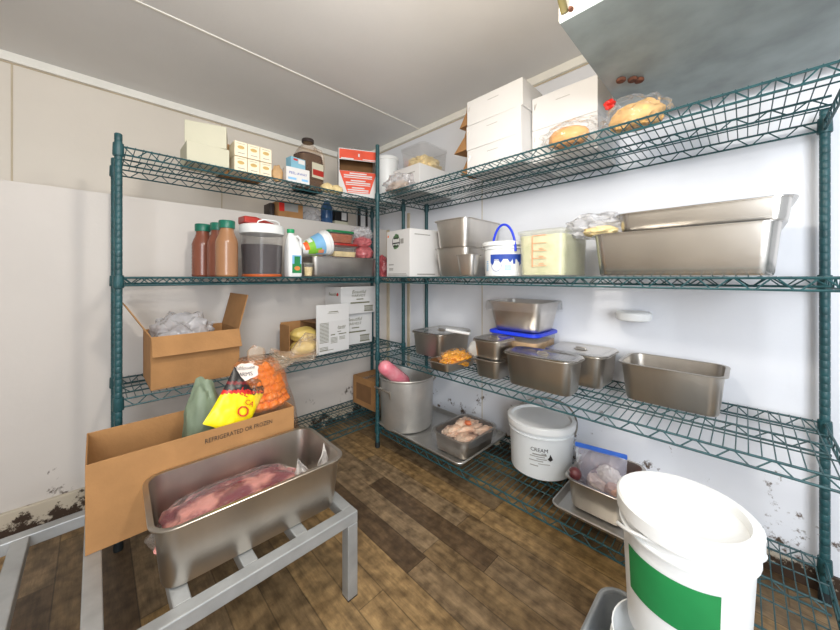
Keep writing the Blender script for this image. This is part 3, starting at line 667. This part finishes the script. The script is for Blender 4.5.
carton('kraft_case', 'brown card case standing behind the six small cream boxes', 'carton', (.55, 1.925, D3), 0, .2, .1, .16, KRAFT, None)
b = carton('white_box', 'small white box with blue lettering in front of the dark jug', 'box', (.80, 1.785, D3), -3, .13, .06, .082, WCARD, None, .0015, False)
text('PEEL-AWAY', .019, NAVYINK, b, (0, -.0304, .05)); lines(b, BLUELAB, [(-.055, -.01, .02, .012), (.02, .055, .02, .012)], -.03)
b = carton('light_blue_box', 'light blue box tilted on top of the small white box', 'box', (.80, 1.79, D3 + .0825), 9, .09, .05, .06, LTBLUE, None, .0015, False)
MB().box(-.03, -.0256, .042, -.005, -.025, .052).build('red_label', REDB, b, False); MB().box(.0, -.0256, .03, .04, -.025, .055).build('white_label', WCARD, b, False)
single(blob(.03, .025, .05, .2, 3, 41, True, 3, .8).build('tan_pouch', TAN), (.705, 1.81, D3), 0, 'small tan pouch left of the white box with blue lettering', 'pouch')
t = thing('syrup_jug', 'large clear jug of dark syrup with dark cap on the top shelf', 'jug', (.925, 1.90, D3), 8)
SJ = [(.15, .13, 0, .03), (.165, .145, .01, .035), (.165, .145, .06, .035), (.158, .138, .065, .035), (.165, .145, .07, .035), (.165, .145, .17, .035), (.15, .135, .215, .045), (.125, .12, .25, .05), (.09, .1, .275, .045), (.058, .058, .292, .028), (.054, .054, .305, .026)]
MB().loft([rr(w, d, r_, z, 6) for (w, d, z, r_) in SJ]).build('jug_body', JUGP, t)
MB().loft([rr(w - .008, d - .008, r_, z, 6) for (w, d, z, r_) in SJ[:6]] + [rr(.15, .135, .045, .218, 6)]).build('dark_liquid', COLA, t)
MB().lathe([(.034, .3), (.036, .302), (.036, .318), (.033, .322)], 28).build('cap', DARKP, t)
MB().tube([(.03, -.02, .27), (.07, -.03, .262), (.088, -.03, .225), (  .0885, -.03, .17), (.083, -.03, .12)], .011, 8).build('handle', JUGP, t)
l = MB().box(-.02, -.0738, .075, .06, -.072, .165).build('label', OFFCARD, t, False); MB().box(-.015, -.0745, .09, .06, -.0735, .125).build('red_label_band', REDP, l, False)
for i, (x, lb) in enumerate(((1.01, 'left small bag of tan buns on the top shelf beside the jug'), (1.075, 'right small bag of tan buns touching the red and white box'))):
    single(blob(.04, .035, .03, .2, 3, 51 + i, True, 3, .75).build('bun_bag', PALEFOOD), (x - .005, 1.81, D3), 0, lb, 'bag of buns', 'small bags of tan buns')
t = thing('display_carton', 'red and white open-front carton on the top shelf corner', 'carton', (1.262, 1.872, D3), -27)
w, d, h = .25, .15, .315; mb = MB()
mb.box(-w/2, -d/2, 0, w/2, -d/2 + .004, .172, 0); mb.box(-w/2, d/2 - .004, 0, w/2, d/2, h, 1); mb.box(-w/2, -d/2 + .004, 0, -w/2 + .004, d/2 - .004, h, 0); mb.box(w/2 - .004, -d/2 + .004, 0, w/2, d/2 - .004, h, 0); mb.box(-w/2, -d/2, 0, w/2, d/2, .004, 0)
mb.box(-w/2, -d/2, h - .07, w/2, -d/2 + .004, h, 0); mb.box(-w/2, -d/2, h, w/2, d/2, h + .003, 0)
mb.box(-w/2 + .0041, -d/2 + .0041, .13, w/2 - .0041, d/2 - .0041, .133, 1); mb.build('body', [WCARD, KRAFT_DK], t, False)
MB().add([(-w/2 + .004, -d/2 - .0008, .171), (w/2 - .004, -d/2 - .0008, .171), (w/2 - .05, -d/2 - .0008, .03), (-w/2 + .055, -d/2 - .0008, .03), (-w/2 + .004, -d/2, .171), (w/2 - .004, -d/2, .171), (w/2 - .05, -d/2, .03), (-w/2 + .055, -d/2, .03)], [(0,1,2,3),(0,1,5,4),(1,2,6,5),(2,3,7,6),(3,0,4,7)]).build('red_panel', REDINK, t, False)
MB().box(-w/2 + .004, -d/2 - .0008, h - .066, w/2 - .001, -d/2, h - .002).build('red_band', REDINK, t, False)
rows = []
for kk in range(3):
    z = .158 - kk * .047; s = .092 - kk * .012
    rows += [(-s * .6, s * .6, z, .008), (-s, s, z - .014, .008), (-s, s, z - .027, .006)]
lines(t, WCARD, rows, -d / 2 - .001); lines(t, WCARD, [(-.11, -.03, h - .062, .008), (.03, .12, h - .06, .006), (.0, .01, h - .035, .02)], -d / 2 - .001)
single(blob(.05, .04, .02, .3, 4, 61, True, 3, .8).build('plastic_bag', FILM), (1.262, 1.872, D3 + h + .003), 0, 'scrap of clear film on top of the red and white carton', 'plastic film')

# ------------------------------------------------------------------ right unit, top shelf
t = thing('white_tub', 'tall white round tub on the top shelf behind the front post', 'tub', (1.49, 1.825, D3))
MB().lathe([(.07, 0), (.073, .004), (.079, .31), (.001, .31)], 32).build('tub_wall', WHITEP, t); MB().lathe([(.08, .305), (.083, .307), (.083, .325), (.08, .33), (.07, .33), (.068, .326), (.001, .326)], 32).build('lid', WHITEP, t)
c = carton('white_flat_carton', 'low white carton under the clear tub of pasta', 'carton', (1.525, 1.50, D3), -90, .24, .30, .165, WCARD)
lines(c, GREYINK, [(-.02, .08, .12, .006)], -.15)
t = thing('clear_food_tub', 'square clear tub of tan food on the low white carton', 'container', (1.56, 1.52, D3 + .1665), -90)
MB().loft([rr(.19, .21, .02, 0), rr(.2, .22, .025, .004), rr(.22, .24, .03, .15), rr(.216, .236, .03, .15), rr(.196, .216, .025, .006)]).build('tub', CLEAR, t)
MB().loft([rr(.226, .246, .03, .145), rr(.228, .248, .03, .157), rr(.22, .24, .03, .16)]).build('lid', CLEAR, t)
mb = blob(.09, .1, .055, .3, 4, 71, True, 4, .8, .8); o = mb.build('food', PALEFOOD, t); o.location = (0, 0, .007)
t = single(blob(.118, .055, .06, .3, 3, 72, True, 4, .7).build('plastic_bag', FILMW), (1.305, 1.485, D3), -90, 'clear bag of flat bread lying at the shelf front beside the post', 'plastic bag')
single(blob(.09, .035, .034, .2, 3, 73, True, 3, .8).build('flat_bread', TAN), (1.305, 1.50, D3 + .002), -90, 'folded tan flat bread inside the clear bag beside the post', 'bread')
def wcarton(loc, w, d, h, label, flap, group, rz=-90):
    t = carton('white_takeout_carton', label, 'carton', loc, rz, w, d, h - .001, WCARD, group, .0015, False)
    MB().tube([(-w/2 + .012, -d/2, h - .03), (-w/2 + .012, -d/2 - .002, h - .055), (-w/2 + .02, -d/2 - .001, h - .028)], .0012, 5).build('wire_staple', STEEL2, t)
    lines(t, GREYINK, [(-.03, .03, h * .72, .002)], -d / 2)
    if flap:
        a, ln = flap
        MB().add([(-w/2, -d/2, .01), (-w/2, -d/2 + .13, .01), (-w/2 - ln * .7, -d/2 + .11, .012), (-w/2 - ln, -d/2 + .02, .015), (-w/2, -d/2, h - .012), (-w/2, -d/2 + .13, h - .012), (-w/2 - ln * .35, -d/2 + .11, h * .65), (-w/2 - ln * .3, -d/2 + .02, h * .7)],
                 [(0,1,2,3),(4,5,6,7),(0,3,7,4),(1,2,6,5),(3,2,6,7)]).build('brown_flap', KRAFT, t, False)
    return t
G = 'white cartons on the top shelf'
for i, (nm, fl) in enumerate((('bottom', (0, .06)), ('middle', (0, .10)), ('top', (0, .065)))):
    wcarton((1.445, .852 + .004 * (i % 2), D3 + i * .1235), .305, .20, .1235, 'white carton with brown flap, %s of the left stack of three' % nm, fl, G, -92 + i)
for i, nm in enumerate(('lower', 'upper')):
    wcarton((1.575, .56, D3 + i * .149), .275, .29, .149, 'white carton, %s one of the right stack of two behind the bread' % nm, None, G, -89)
single(blob(.078, .042, .043, .1, 2, 81, True, 4, .75).build('bread_loaf', BREAD), (1.335, .50, D3 + .002), -90, 'golden bread loaf in a clear bag in front of white cartons', 'bread')
single(blob(.12, .052, .054, .25, 3, 82, True, 4, .75).build('bread_bag', FILM), (1.335, .485, D3), -86, 'clear bag around the golden loaf in front of white cartons', 'plastic bag')
single(blob(.08, .05, .05, .2, 3, 83, True, 4, .75).build('bread_loaf', mat('bread_pale', (214, 170, 104), .6, 0, .2, 10)), (1.345, .27, D3 + .002), -90, 'tan bread loaf at the right end of the top shelf', 'bread')
t = single(blob(.095, .06, .065, .25, 3, 84, True, 4, .75).build('bread_bag', FILM), (1.345, .275, D3), -90, 'clear bag around the tan loaf at the right end', 'plastic bag')
single(blob(.022, .018, .018, .4, 5, 85, False, 3, .9).build('red_bag_tie', REDB), (1.34, .352, D3 + .095), 0, 'bright red bag tie beside the tan loaf', 'bag tie')

# ------------------------------------------------------------------ right unit, middle shelf
c = carton('white_printed_carton', 'white carton with round black emblem on the middle shelf', 'carton', (1.447, 1.49, D2), -97, .25, .27, .285, WCARD)
yf = -.135
mb = MB(); n = 40
for (ra, rb) in ((.037, .042),):
    for i in range(n):
        if i in (8, 9, 10, 11, 12, 28, 29, 30, 31, 32): continue
        a, b_ = 2 * PI * i / n, 2 * PI * (i + 1) / n
        mb.add([(ra * math.cos(a), -.0006, ra * math.sin(a)), (rb * math.cos(a), -.0006, rb * math.sin(a)), (rb * math.cos(b_), -.0006, rb * math.sin(b_)), (ra * math.cos(b_), -.0006, ra * math.sin(b_))], [(0, 1, 2, 3)])
mb.box(-.04, -.0007, -.012, .042, -.0002, -.004); mb.box(-.03, -.0007, -.03, .02, -.0002, -.022); mb.box(-.022, -.0007, .018, .022, -.0002, .026)
o = mb.build('printed_emblem', BLACKINK, c, False); o.location = (-.018, yf, .215)
mb = MB(); [mb.lathe([(.001, 0), (.016 - .004 * (i % 2), .0004)], 7, x, y) for i, (x, y) in enumerate(((0, .035), (-.016, .028), (.016, .03), (0, -.034), (-.014, -.03), (.015, -.028)))]
o = mb.build('printed_leaves', mat('leaf_ink', (96, 132, 92), .7), c); o.matrix_local = Matrix.Translation((-.018, yf - .0002, .215)) @ Matrix.Rotation(PI / 2, 4, 'X')
lines(c, GREYINK, [(-.1, -.045, .075, .007), (-.095, -.05, .05, .006), (-.095, -.05, .042, .005), (-.11, .09, .017, .004), (-.11, .1, .009, .004), (.03, .062, .215, .03)], yf)
o = MB().lathe([(.008, 0), (.008, .0006)], 14).build('orange_dot', mat('orange_dot_ink', (244, 130, 54), .6), c); o.matrix_local = Matrix.Translation((-.108, yf, .255)) @ Matrix.Rotation(PI / 2, 4, 'X')
mb = MB(); mb.box(.1245, -.1, .25, .1256, .02, .256); mb.box(.1245, -.08, .01, .1256, .06, .018); mb.build('printed_lines', GREYINK, c, False)
pan(.25, .36, .156, (1.53, 1.135, D2), -90, 'large steel pan at the bottom of the stack of two beside emblem carton', STEEL, .04)
pan(.25, .365, .154, (1.53, 1.135, D2 + .157), -90, 'large steel pan stacked on top beside the emblem carton', STEEL, .04)
pan(.125, .10, .108, (1.307, .968, D2), -90, 'tiny steel pan in front of the two stacked large pans', STEEL, .025)
t = pail('white bucket with blue handle and blue dripping print', (1.44, .842, D2), -90, .097, .103, .168, WHITEP, WHITEP, 'handled_bucket')
pts = []
for i in range(25):
    a = PI * i / 24; u = math.sin(a) * .128; pts.append((-.055 * math.cos(a) + .035, -.072 + .06 * (1 - math.sin(a)) * 0 - .01 * math.cos(a), .118 + u))
MB().tube(pts, .0056, 8).build('handle', BLUEP, t)
def cyl(u, z, r_=.1018): a = -PI / 2 + u; return (r_ * math.cos(a), r_ * math.sin(a), z)
mb = MB()
def dripz(u): 
    q = (u + .2) / 1.75
    return .082 - .014 * max(0, math.sin(q * 26)) - (.022 if .62 < q < .68 or .8 < q < .86 else 0) - .012 * (q < .12)
N_ = 90
for i in range(N_):
    u0, u1 = -.2 + 1.75 * i / N_, -.2 + 1.75 * (i + 1) / N_
    mb.add([cyl(u0, dripz(u0)), cyl(u1, dripz(u1)), cyl(u1, .105), cyl(u0, .105)], [(0, 1, 2, 3)])
mb.build('blue_print', NAVYINK, t)
MB().tube([cyl(-.14 + .5 * (.5 - .5 * math.cos(a)) , .052 + .026 * math.sin(a), .1012) for a in [2 * PI * i / 24 for i in range(24)]], .0008, 5, True).build('blue_outline', NAVYINK, t)
mb = MB(); [mb.add([cyl(.5, z, .1012), cyl(.8, z, .1012), cyl(.8, z + .003, .1012), cyl(.5, z + .003, .1012)], [(0,1,2,3)]) for z in (.032, .038, .044, .05)]; [mb.add([cyl(-.52, z, .1012), cyl(-.36, z, .1012), cyl(-.36, z + .004, .1012), cyl(-.52, z + .004, .1012)], [(0,1,2,3)]) for z in (.03, .04, .05, .06, .07)]; mb.build('printed_lines', BLUELAB, t)
t = thing('square_food_bin', 'square frosted bin of pale green salad with red scale marks', 'container', (1.46, .61, D2), -90)
MB().loft([rr(.185, .26, .025, 0), rr(.195, .27, .03, .004), rr(.205, .282, .03, .19), rr(.201, .278, .03, .19), rr(.19, .266, .03, .006)]).build('bin', CLEARW, t)
MB().loft([rr(.188, .264, .028, .007), rr(.199, .276, .03, .175)]).build('salad', SLAW, t)
MB().loft([rr(.212, .29, .03, .183), rr(.214, .292, .03, .196), rr(.206, .284, .03, .198), rr(.19, .266, .03, .194)]).build('lid', CLEARW, t)
rows = [(-.033, -.030, .105, .13)] + [(-.03, .03, .045 + .032 * i, .0022) for i in range(5)] + [(-.002, .018, .053 + .032 * i, .003) for i in range(3)]
lines(t, ORANGEINK, rows, -.1425, 'scale_marks')
pan(.50, .325, .155, (1.465, .165, D2), -90, 'large steel pan right of the square bin on the middle shelf', LIDM, .04)
pan(.45, .28, .07, (1.48, .118, D2 + .156), -90, 'shallow steel pan stacked on the right end pan', LIDM, .04)
single(blob(.062, .055, .022, .15, 3, 91, True, 4, .8).build('tan_bun', PALEFOOD), (1.40, .40, D2 + .158), -90, 'tan bun under crumpled film on the right end pan', 'bun')
single(blob(.115, .09, .058, .4, 3.4, 92, True, 4, .7).build('plastic_bag', FILMW), (1.46, .43, D2 + .1575), -90, 'crumpled clear film over the bun beside the square bin', 'plastic bag')

# ------------------------------------------------------------------ right unit, third shelf
pan(.27, .325, .138, (1.56, 1.365, D1), -90, 'lidded steel pan at the left end of the third shelf', STEEL2, .04, True)
pan(.165, .26, .045, (1.355, 1.11, D1), -90, 'shallow steel tray under a bag of orange shreds', STEEL2, .03)
mb = blob(.07, .10, .042, .3, 4, 101, True, 5, .7); single(mb.build('shredded_cheese', CHEESE), (1.385, 1.105, D1 + .006), -82, 'heap of bright orange shreds in a shallow steel tray', 'food')
single(blob(.076, .115, .05, .25, 4, 102, True, 4, .72).build('plastic_bag', WRAPF), (1.378, 1.107, D1 + .0055), -82, 'clear bag around the orange shreds', 'plastic bag')
t = thing('white_scoop', 'white plastic scoop lying across the lidded pan beside orange shreds', 'scoop', (1.545, 1.165, D1), 0)
o = MB().loft([rr(.026, .016, .007, 0), rr(.03, .017, .008, .05), rr(.034, .018, .008, .1), rr(.026, .014, .006, .145)]).build('handle', WHITEP, t); o.rotation_euler = (math.radians(-62), 0, math.radians(-14)); o.location = (-.03, -.055, .155); o.rotation_euler = (math.radians(-84), 0, math.radians(20))
o = blob(.05, .06, .05, .08, 2, 103, True, 4, .7).build('scoop_bowl', WHITEP, t); o.location = (.0, -.08, .0); o.scale = (1, 1, 1.35)
pan(.16, .175, .088, (1.38, .868, D1), -90, 'small steel pan, lower one beside the orange shreds', STEEL2, .03, group=None)
pan(.165, .178, .088, (1.38, .868, D1 + .089), -90, 'small lidded steel pan stacked on another small pan', STEEL2, .03, True)
pan(.318, .178, .14, (1.383, .626, D1), -90, 'long lidded steel pan at the front of the third shelf', STEEL2, .04, True)
pan(.275, .262, .137, (1.612, .545, D1), -90, 'wide lidded steel pan behind the long front pan', STEEL2, .04, True)
pan(.325, .25, .145, (1.58, .20, D1), -90, 'steel pan at the right edge of the third shelf', STEEL2, .04)
t = thing('blue_lidded_bin', 'clear bin of tan food with bright blue lid under the wrapped pan', 'container', (1.602, .83, D1), -90)
MB().loft([rr(.235, .225, .03, 0), rr(.245, .235, .035, .004), rr(.262, .252, .04, .19), rr(.258, .248, .04, .19), rr(.24, .23, .03, .006)]).build('bin', CLEAR, t)
MB().loft([rr(.238, .228, .03, .007), rr(.25, .24, .03, .158)]).build('food', TAN, t)
MB().loft([rr(.272, .262, .04, .187), rr(.278, .268, .04, .19), rr(.278, .268, .04, .2), rr(.27, .26, .04, .204), rr(.24, .23, .03, .204), rr(.235, .225, .03, .2005)]).build('lid', BLUEP, t)
ZB = D1 + .2045
pan(.31, .28, .15, (1.60, .825, ZB), -90, 'deep steel pan wrapped in film on the blue lid', STEEL, .04, taper=.024)
wrap(.312, .282, .05, (1.60, .825, ZB + .151), -90, 'clear film stretched over the deep pan on the blue lid', WRAPF, 3)
t = thing('wall_fixture', 'round white fixture on the right wall above the lidded pans', 'fixture', (1.688, .35, .882)); MB().lathe([(.052, 0), (.064, .004), (.068, .012), (.068, .034), (.062, .04), (.05, .042), (.001, .042)], 32).build('fixture_body', WHITEP, t); MB().box(.04, -.02, .004, .072, .02, .034).build('wall_bracket', WHITEP, t, False, .002)

# ------------------------------------------------------------------ right unit, bottom shelf
sheet_tray(.66, .447, (1.475, 1.305, D0), -90, 'full size metal tray under the stock pot and chicken pan')
t = thing('stock_pot', 'large aluminium stock pot at the shelf corner beside the front post', 'pot', (1.412, 1.533, D0 + .0045))
MB().lathe([(.145, 0), (.157, .004), (.163, .014), (.1715, .30), (.175, .303), (.1765, .31), (.173, .315), (.169, .312), (.168, .30), (.16, .016), (.001, .01)], 48).build('pot_wall', ALU, t)
def phandle(a):
    p = MB(); c_, s_ = math.cos(a), math.sin(a)
    def q(rad, tan, z): return (c_ * rad - s_ * tan, s_ * rad + c_ * tan, z)
    p.tube([q(.170, .052, .225), q(.176, .055, .245), q(.205, .052, .262), (q(.215, .03, .266)), q(.217, 0, .267), q(.215, -.03, .266), q(.205, -.052, .262), q(.176, -.055, .245), q(.170, -.052, .225)], .0055, 8)
    p.build('handle', STEEL2, t)
    for tn in (.053, -.053):
        m_ = MB(); m_.loft([rr(.022, .05, .01, 0, 3), rr(.018, .046, .009, .004, 3)]); o_ = m_.build('handle_bracket', STEEL2, t)
        o_.matrix_local = Matrix.Translation(q(.169, tn, .228)) @ Matrix.Rotation(a, 4, 'Z') @ Matrix.Rotation(tn * -3.0 / .16 * .3, 4, 'Z') @ Matrix.Rotation(PI / 2, 4, 'Y') @ Matrix.Rotation(PI / 2, 4, 'Z')
phandle(math.radians(176)); phandle(math.radians(-4))
lg = thing('meat_log', 'pink sausage of minced meat sticking up out of the stock pot', 'meat', (1.247, 1.488, .508))
P = [(0, 0, -.1), (0, 0, 0), (-.046, .034, .08), (-.075, .055, .145), (-.086, .064, .172), (-.092, .068, .185)]
a = Vector((.14, .01, -.105)); bb = Vector((-.078, .0, .062)); pts = [a.lerp(bb, f) for f in (0, .05, .15, .4, .6, .75, .87, .94, .98, 1)]
MB().tube(pts, [.006, .028, .04, .043, .043, .043, .042, .034, .02, .004], 24).build('casing', mat('minced_meat', (224, 112, 132), .25, 0, .22, 16, .2, 30, c2=(234, 160, 168)), lg)
CPX, CPY = 1.452, 1.10
pan(.245, .315, .098, (CPX, CPY, D0 + .0045), -90, 'steel pan of raw chicken pieces on the metal tray', STEEL2, .04)
ch = blob(.03, .07, .019, .3, 2.6, 7, True, 3, .8).build('chicken_piece', CHICKEN); tag(ch, 'pale raw chicken piece in the steel pan', 'chicken', 'raw chicken pieces in the steel pan'); random.seed(11)
base = blob(.085, .115, .04, .12, 2, 8, True, 4, .6, .75).build('chicken_heap', CHICKEN); single(base, (CPX, CPY, D0 + .009), -90, 'lower layer of raw chicken filling the steel pan', 'chicken')
spots = [(x + .008 * math.sin(7 * y + x), y, 90 + 16 * math.sin(40 * x + 60 * y)) for y in (-.078, -.035, .012, .062) for x in (-.068, .062)] + [(-.01, -.02, 70), (.02, .04, 110), (-.05, .03, 95)]
for i, (x, y, a) in enumerate(spots):
    o = ch if i == 0 else ch.copy()
    if i: COL.objects.link(o)
    o.location = (CPX + x, CPY + y, D0 + .071 + .006 * (i % 2) + (.012 if i > 7 else 0)); o.rotation_euler = (0, .12 * (-1) ** i, math.radians(a)); o.scale = (1, .75 + .1 * (i % 3), 1)
o = blob(.016, .02, .012, .3, 3, 9, True, 3, .8).build('red_piece', mat('orange_red_bit', (214, 118, 76), .4)); single(o, (CPX + .03, CPY - .0, D0 + .108), 0, 'small orange red piece on top of the raw chicken', 'food')
wrap(.247, .317, .055, (CPX, CPY, D0 + .1035), -90, 'loose clear film over the pan of raw chicken', WRAPF, 8, 1.0)
t = pail('white lidded bucket with black printed text on the bottom shelf', (1.577, .722, D0), -90, .142, .152, .245, MILKY, WHITEP, 'lidded_bucket', (.205, .172, math.radians(62)), True, STEEL2, .012)
def cyl2(u, z, r_=.1478): a = -PI / 2 + u; return (r_ * math.cos(a), r_ * math.sin(a), z)
def wraptext(s, size, u0, z0, m, rad=.1482, shear=0):
    me = text_mesh(s, size, shear)
    for v in me.vertices:
        p = cyl2(u0 + v.co.x / rad, z0 + v.co.y, (.142 + .01 * .78 * min(1, (z0 + v.co.y) / .19) + .001 + v.co.z)); v.co = p
    me.materials.clear(); me.materials.append(m); o_ = bpy.data.objects.new('lettering', me); COL.objects.link(o_); o_.parent = t
u_ = .40
wraptext('CREAM', .024, u_ - .02, .142, BLACKINK); wraptext('mix', .014, u_ + .12, .128, BLACKINK)
pass
for (z, u0, u1, th) in ((.122, -.22, .2, .006), (.112, -.3, .15, .004), (.102, -.1, .2, .004), (.092, -.32, .1, .004), (.08, -.05, .3, .003), (.068, -.3, -.05, .004)):
    MB().grid(lambda a, b: cyl2(u_ + u0 + (u1 - u0) * a, z + th * (b - .5), .142 + .0105 * z / .19 + .0006), 10, 1).build('printed_line', GREYINK, t)
mb = MB(); f_ = lambda u, z: cyl2(u, z, .151)
mb.add([f_(u_ + .22, .108), f_(u_ + .3, .098), f_(u_ + .38, .106), f_(u_ + .34, .118), f_(u_ + .3, .13), f_(u_ + .27, .116)], [(0, 1, 2, 3, 4, 5)]); mb.build('printed_emblem', BLACKINK, t)
sheet_tray(.33, .43, (1.515, .395, D0), -90, 'small metal tray under the pan with the zip bag')
pan(.235, .33, .118, (1.515, .412, D0 + .0045), -90, 'steel pan with a zip bag of meat at the right end', STEEL2, .035)
zb = thing('zip_bag', 'clear zip bag with blue seal standing in the right end steel pan', 'zip bag', (1.48, .425, D0 + .006), -86)
pouch(.20, .192, .045, 5, None, [ZIPF], 'bag_film', zb, 22)
MB().loft([rr(.196, .004, .0015, .187), rr(.2, .006, .002, .192), rr(.2, .006, .002, .202), rr(.196, .004, .0015, .206)]).build('blue_seal', mat('blue_seal_plastic', (48, 102, 200), .35), zb)
zb.rotation_euler = (math.radians(-14), math.radians(-3), math.radians(-86))
for i, (x, y, z, m, lb) in enumerate(((1.50, .44, .03, mat('pale_meat', (226, 200, 186), .4, 0, .1, 20, .3), 'pale lump of meat, left one in the zip bag'), (1.495, .37, .03, mat('pinkish_meat', (216, 172, 152), .4, 0, .16, 20, .3), 'pinkish lump of meat, right one in the zip bag'), (1.51, .40, .075, mat('whitish_meat', (232, 220, 210), .4, 0, .1, 20, .3), 'whitish lump of meat, topmost in the zip bag'))):
    single(blob(.042, .03, .035, .25, 3, 120 + i, True, 4, .8).build('meat_lump', m), (x, y, D0 + .01 + z), -86, lb, 'meat', 'meat lumps in the zip bag')
single(blob(.026, .026, .026, .05, 2, 130, False, 3, 1).build('red_vegetable', ONION), (1.425, .505, D0 + .085), 0, 'reddish round vegetable at the left end of the zip bag pan', 'vegetable')
single(blob(.05, .1, .04, .2, 3, 131, True, 4, .7).build('dark_meat', BEEF), (1.59, .45, D0 + .01), -90, 'dark meat lying behind the zip bag in the steel pan', 'meat')

# ------------------------------------------------------------------ foreground right: tub and pails
t = thing('grey_tub', 'grey plastic tub on the floor at the lower right corner', 'tub', (.78, .085, 0))
MB().loft([rr(.52, .36, .04, 0), rr(.535, .375, .045, .006), rr(.575, .41, .05, .165), rr(.568, .403, .05, .166), rr(.528, .368, .045, .01), rr(.51, .35, .04, .008)]).build('tub_wall', BUSTUB, t)
MB().tube(rr(.58, .415, .052, .168), .007, 8, True).build('rolled_rim', BUSTUB, t)
p1 = pail('white pail standing in the grey tub', (.905, .115, .0105), -60, .10, .115, .26, WHITEP, WHITEP, 'white_pail', (.19, .11, math.radians(-62)), False, WHITEP)
p2 = pail('white pail with green label stacked upon the pail in the grey tub', (.955, .10, .2545), -60, .108, .122, .30, WHITEP, WHITEP, 'white_pail', (.23, .12, math.radians(-70)), True, WHITEP)
def f(u, v): a = -PI * .95 + u * 1.5; z = .1 + .1 * v; r_ = .108 + .01092 * z / .234 + .0014; return (r_ * math.cos(a), r_ * math.sin(a), z)
MB().grid(f, 24, 3).build('green_label', GREENLAB, p2)

# ------------------------------------------------------------------ evaporator under the ceiling
ev = thing('evaporator_unit', 'grey and white metal cooling unit hanging under the ceiling', 'cooling unit', (.887, .358, 1.76))
MB().box(-.50, -.72, .062, .80, 0, .40).build('casing', RUSTWH, ev, False, .004)
dp = MB().box(.002, -.715, .0, .795, -.003, .008).build('drip_pan', GALV, ev, False, .001)
MB().box(0, -.716, .004, .797, -.001, .062).build('pan_lip', RUSTWH, ev, False, .003)
for (x, y) in ((.395, -.056), (.42, -.085), (.44, -.10)): o = MB().lathe([(.013, -.012), (.015, -.009), (.015, -.003), (.011, 0)], 10, x, y).build('rusty_bolt', RUST, dp)
o = MB().lathe([(.006, 0), (.007, .004), (.004, .012)], 10).build('rusty_bolt', RUST, ev); o.matrix_local = Matrix.Translation((.0, -.035, .018)) @ Matrix.Rotation(-PI / 2, 4, 'Y')
MB().tube([(-.002, -.018, .02), (-.03, -.018, .05), (-.08, -.02, .07)], .010, 10).build('drain_pipe', mat('olive_dark', (92, 84, 48), .7), ev)
for (x, y) in ((-.4, -.1), (.7, -.1), (-.4, -.62), (.7, -.62)): MB().tube([(x, y, .4), (x, y, .44)], .006, 8).build('hanger_rod', STEEL2, ev)

# ------------------------------------------------------------------ light
def lamp(name, kind, loc, power, col, size=.1, rot=None):
    l = bpy.data.lights.new(name, kind); l.energy = power; l.color = col
    if kind == 'AREA': l.shape = 'RECTANGLE'; l.size, l.size_y = size
    else: l.shadow_soft_size = size
    o = bpy.data.objects.new(name, l); COL.objects.link(o); o.location = loc
    if rot: o.rotation_euler = rot
    return o
lamp('ceiling_bulb', 'POINT', (.45, .42, 1.70), 30, (1, .93, .83), .07)
d = Vector((1.6, 1.2, 1.0)) - Vector((-.7, -.9, 1.7))
lamp('added_fill_light', 'AREA', (-.6, -1.1, 1.45), 62, (.92, .96, 1), (.9, 1.6), d.to_track_quat('-Z', 'Y').to_euler())  # unseen cool area lamp added as fill from behind the camera; no doorway modelled
w = bpy.data.worlds.new('world'); SC.world = w; w.use_nodes = True
w.node_tree.nodes['Background'].inputs[0].default_value = (.88, .93, 1, 1); w.node_tree.nodes['Background'].inputs[1].default_value = .8

# ------------------------------------------------------------------ camera
cam = bpy.data.cameras.new('camera'); co = bpy.data.objects.new('camera', cam); COL.objects.link(co)
cam.sensor_fit = 'HORIZONTAL'; cam.sensor_width = 36; cam.lens = 325 / 840 * 36; cam.shift_y = -38 / 840; cam.clip_start = .02
co.location = (0, 0, 1.075); co.rotation_euler = (PI / 2, 0, math.radians(-45)); SC.camera = co
vs = SC.view_settings; vs.view_transform = 'Standard'; vs.look = 'None'; vs.gamma = 1; vs.use_curve_mapping = False; vs.exposure = .0
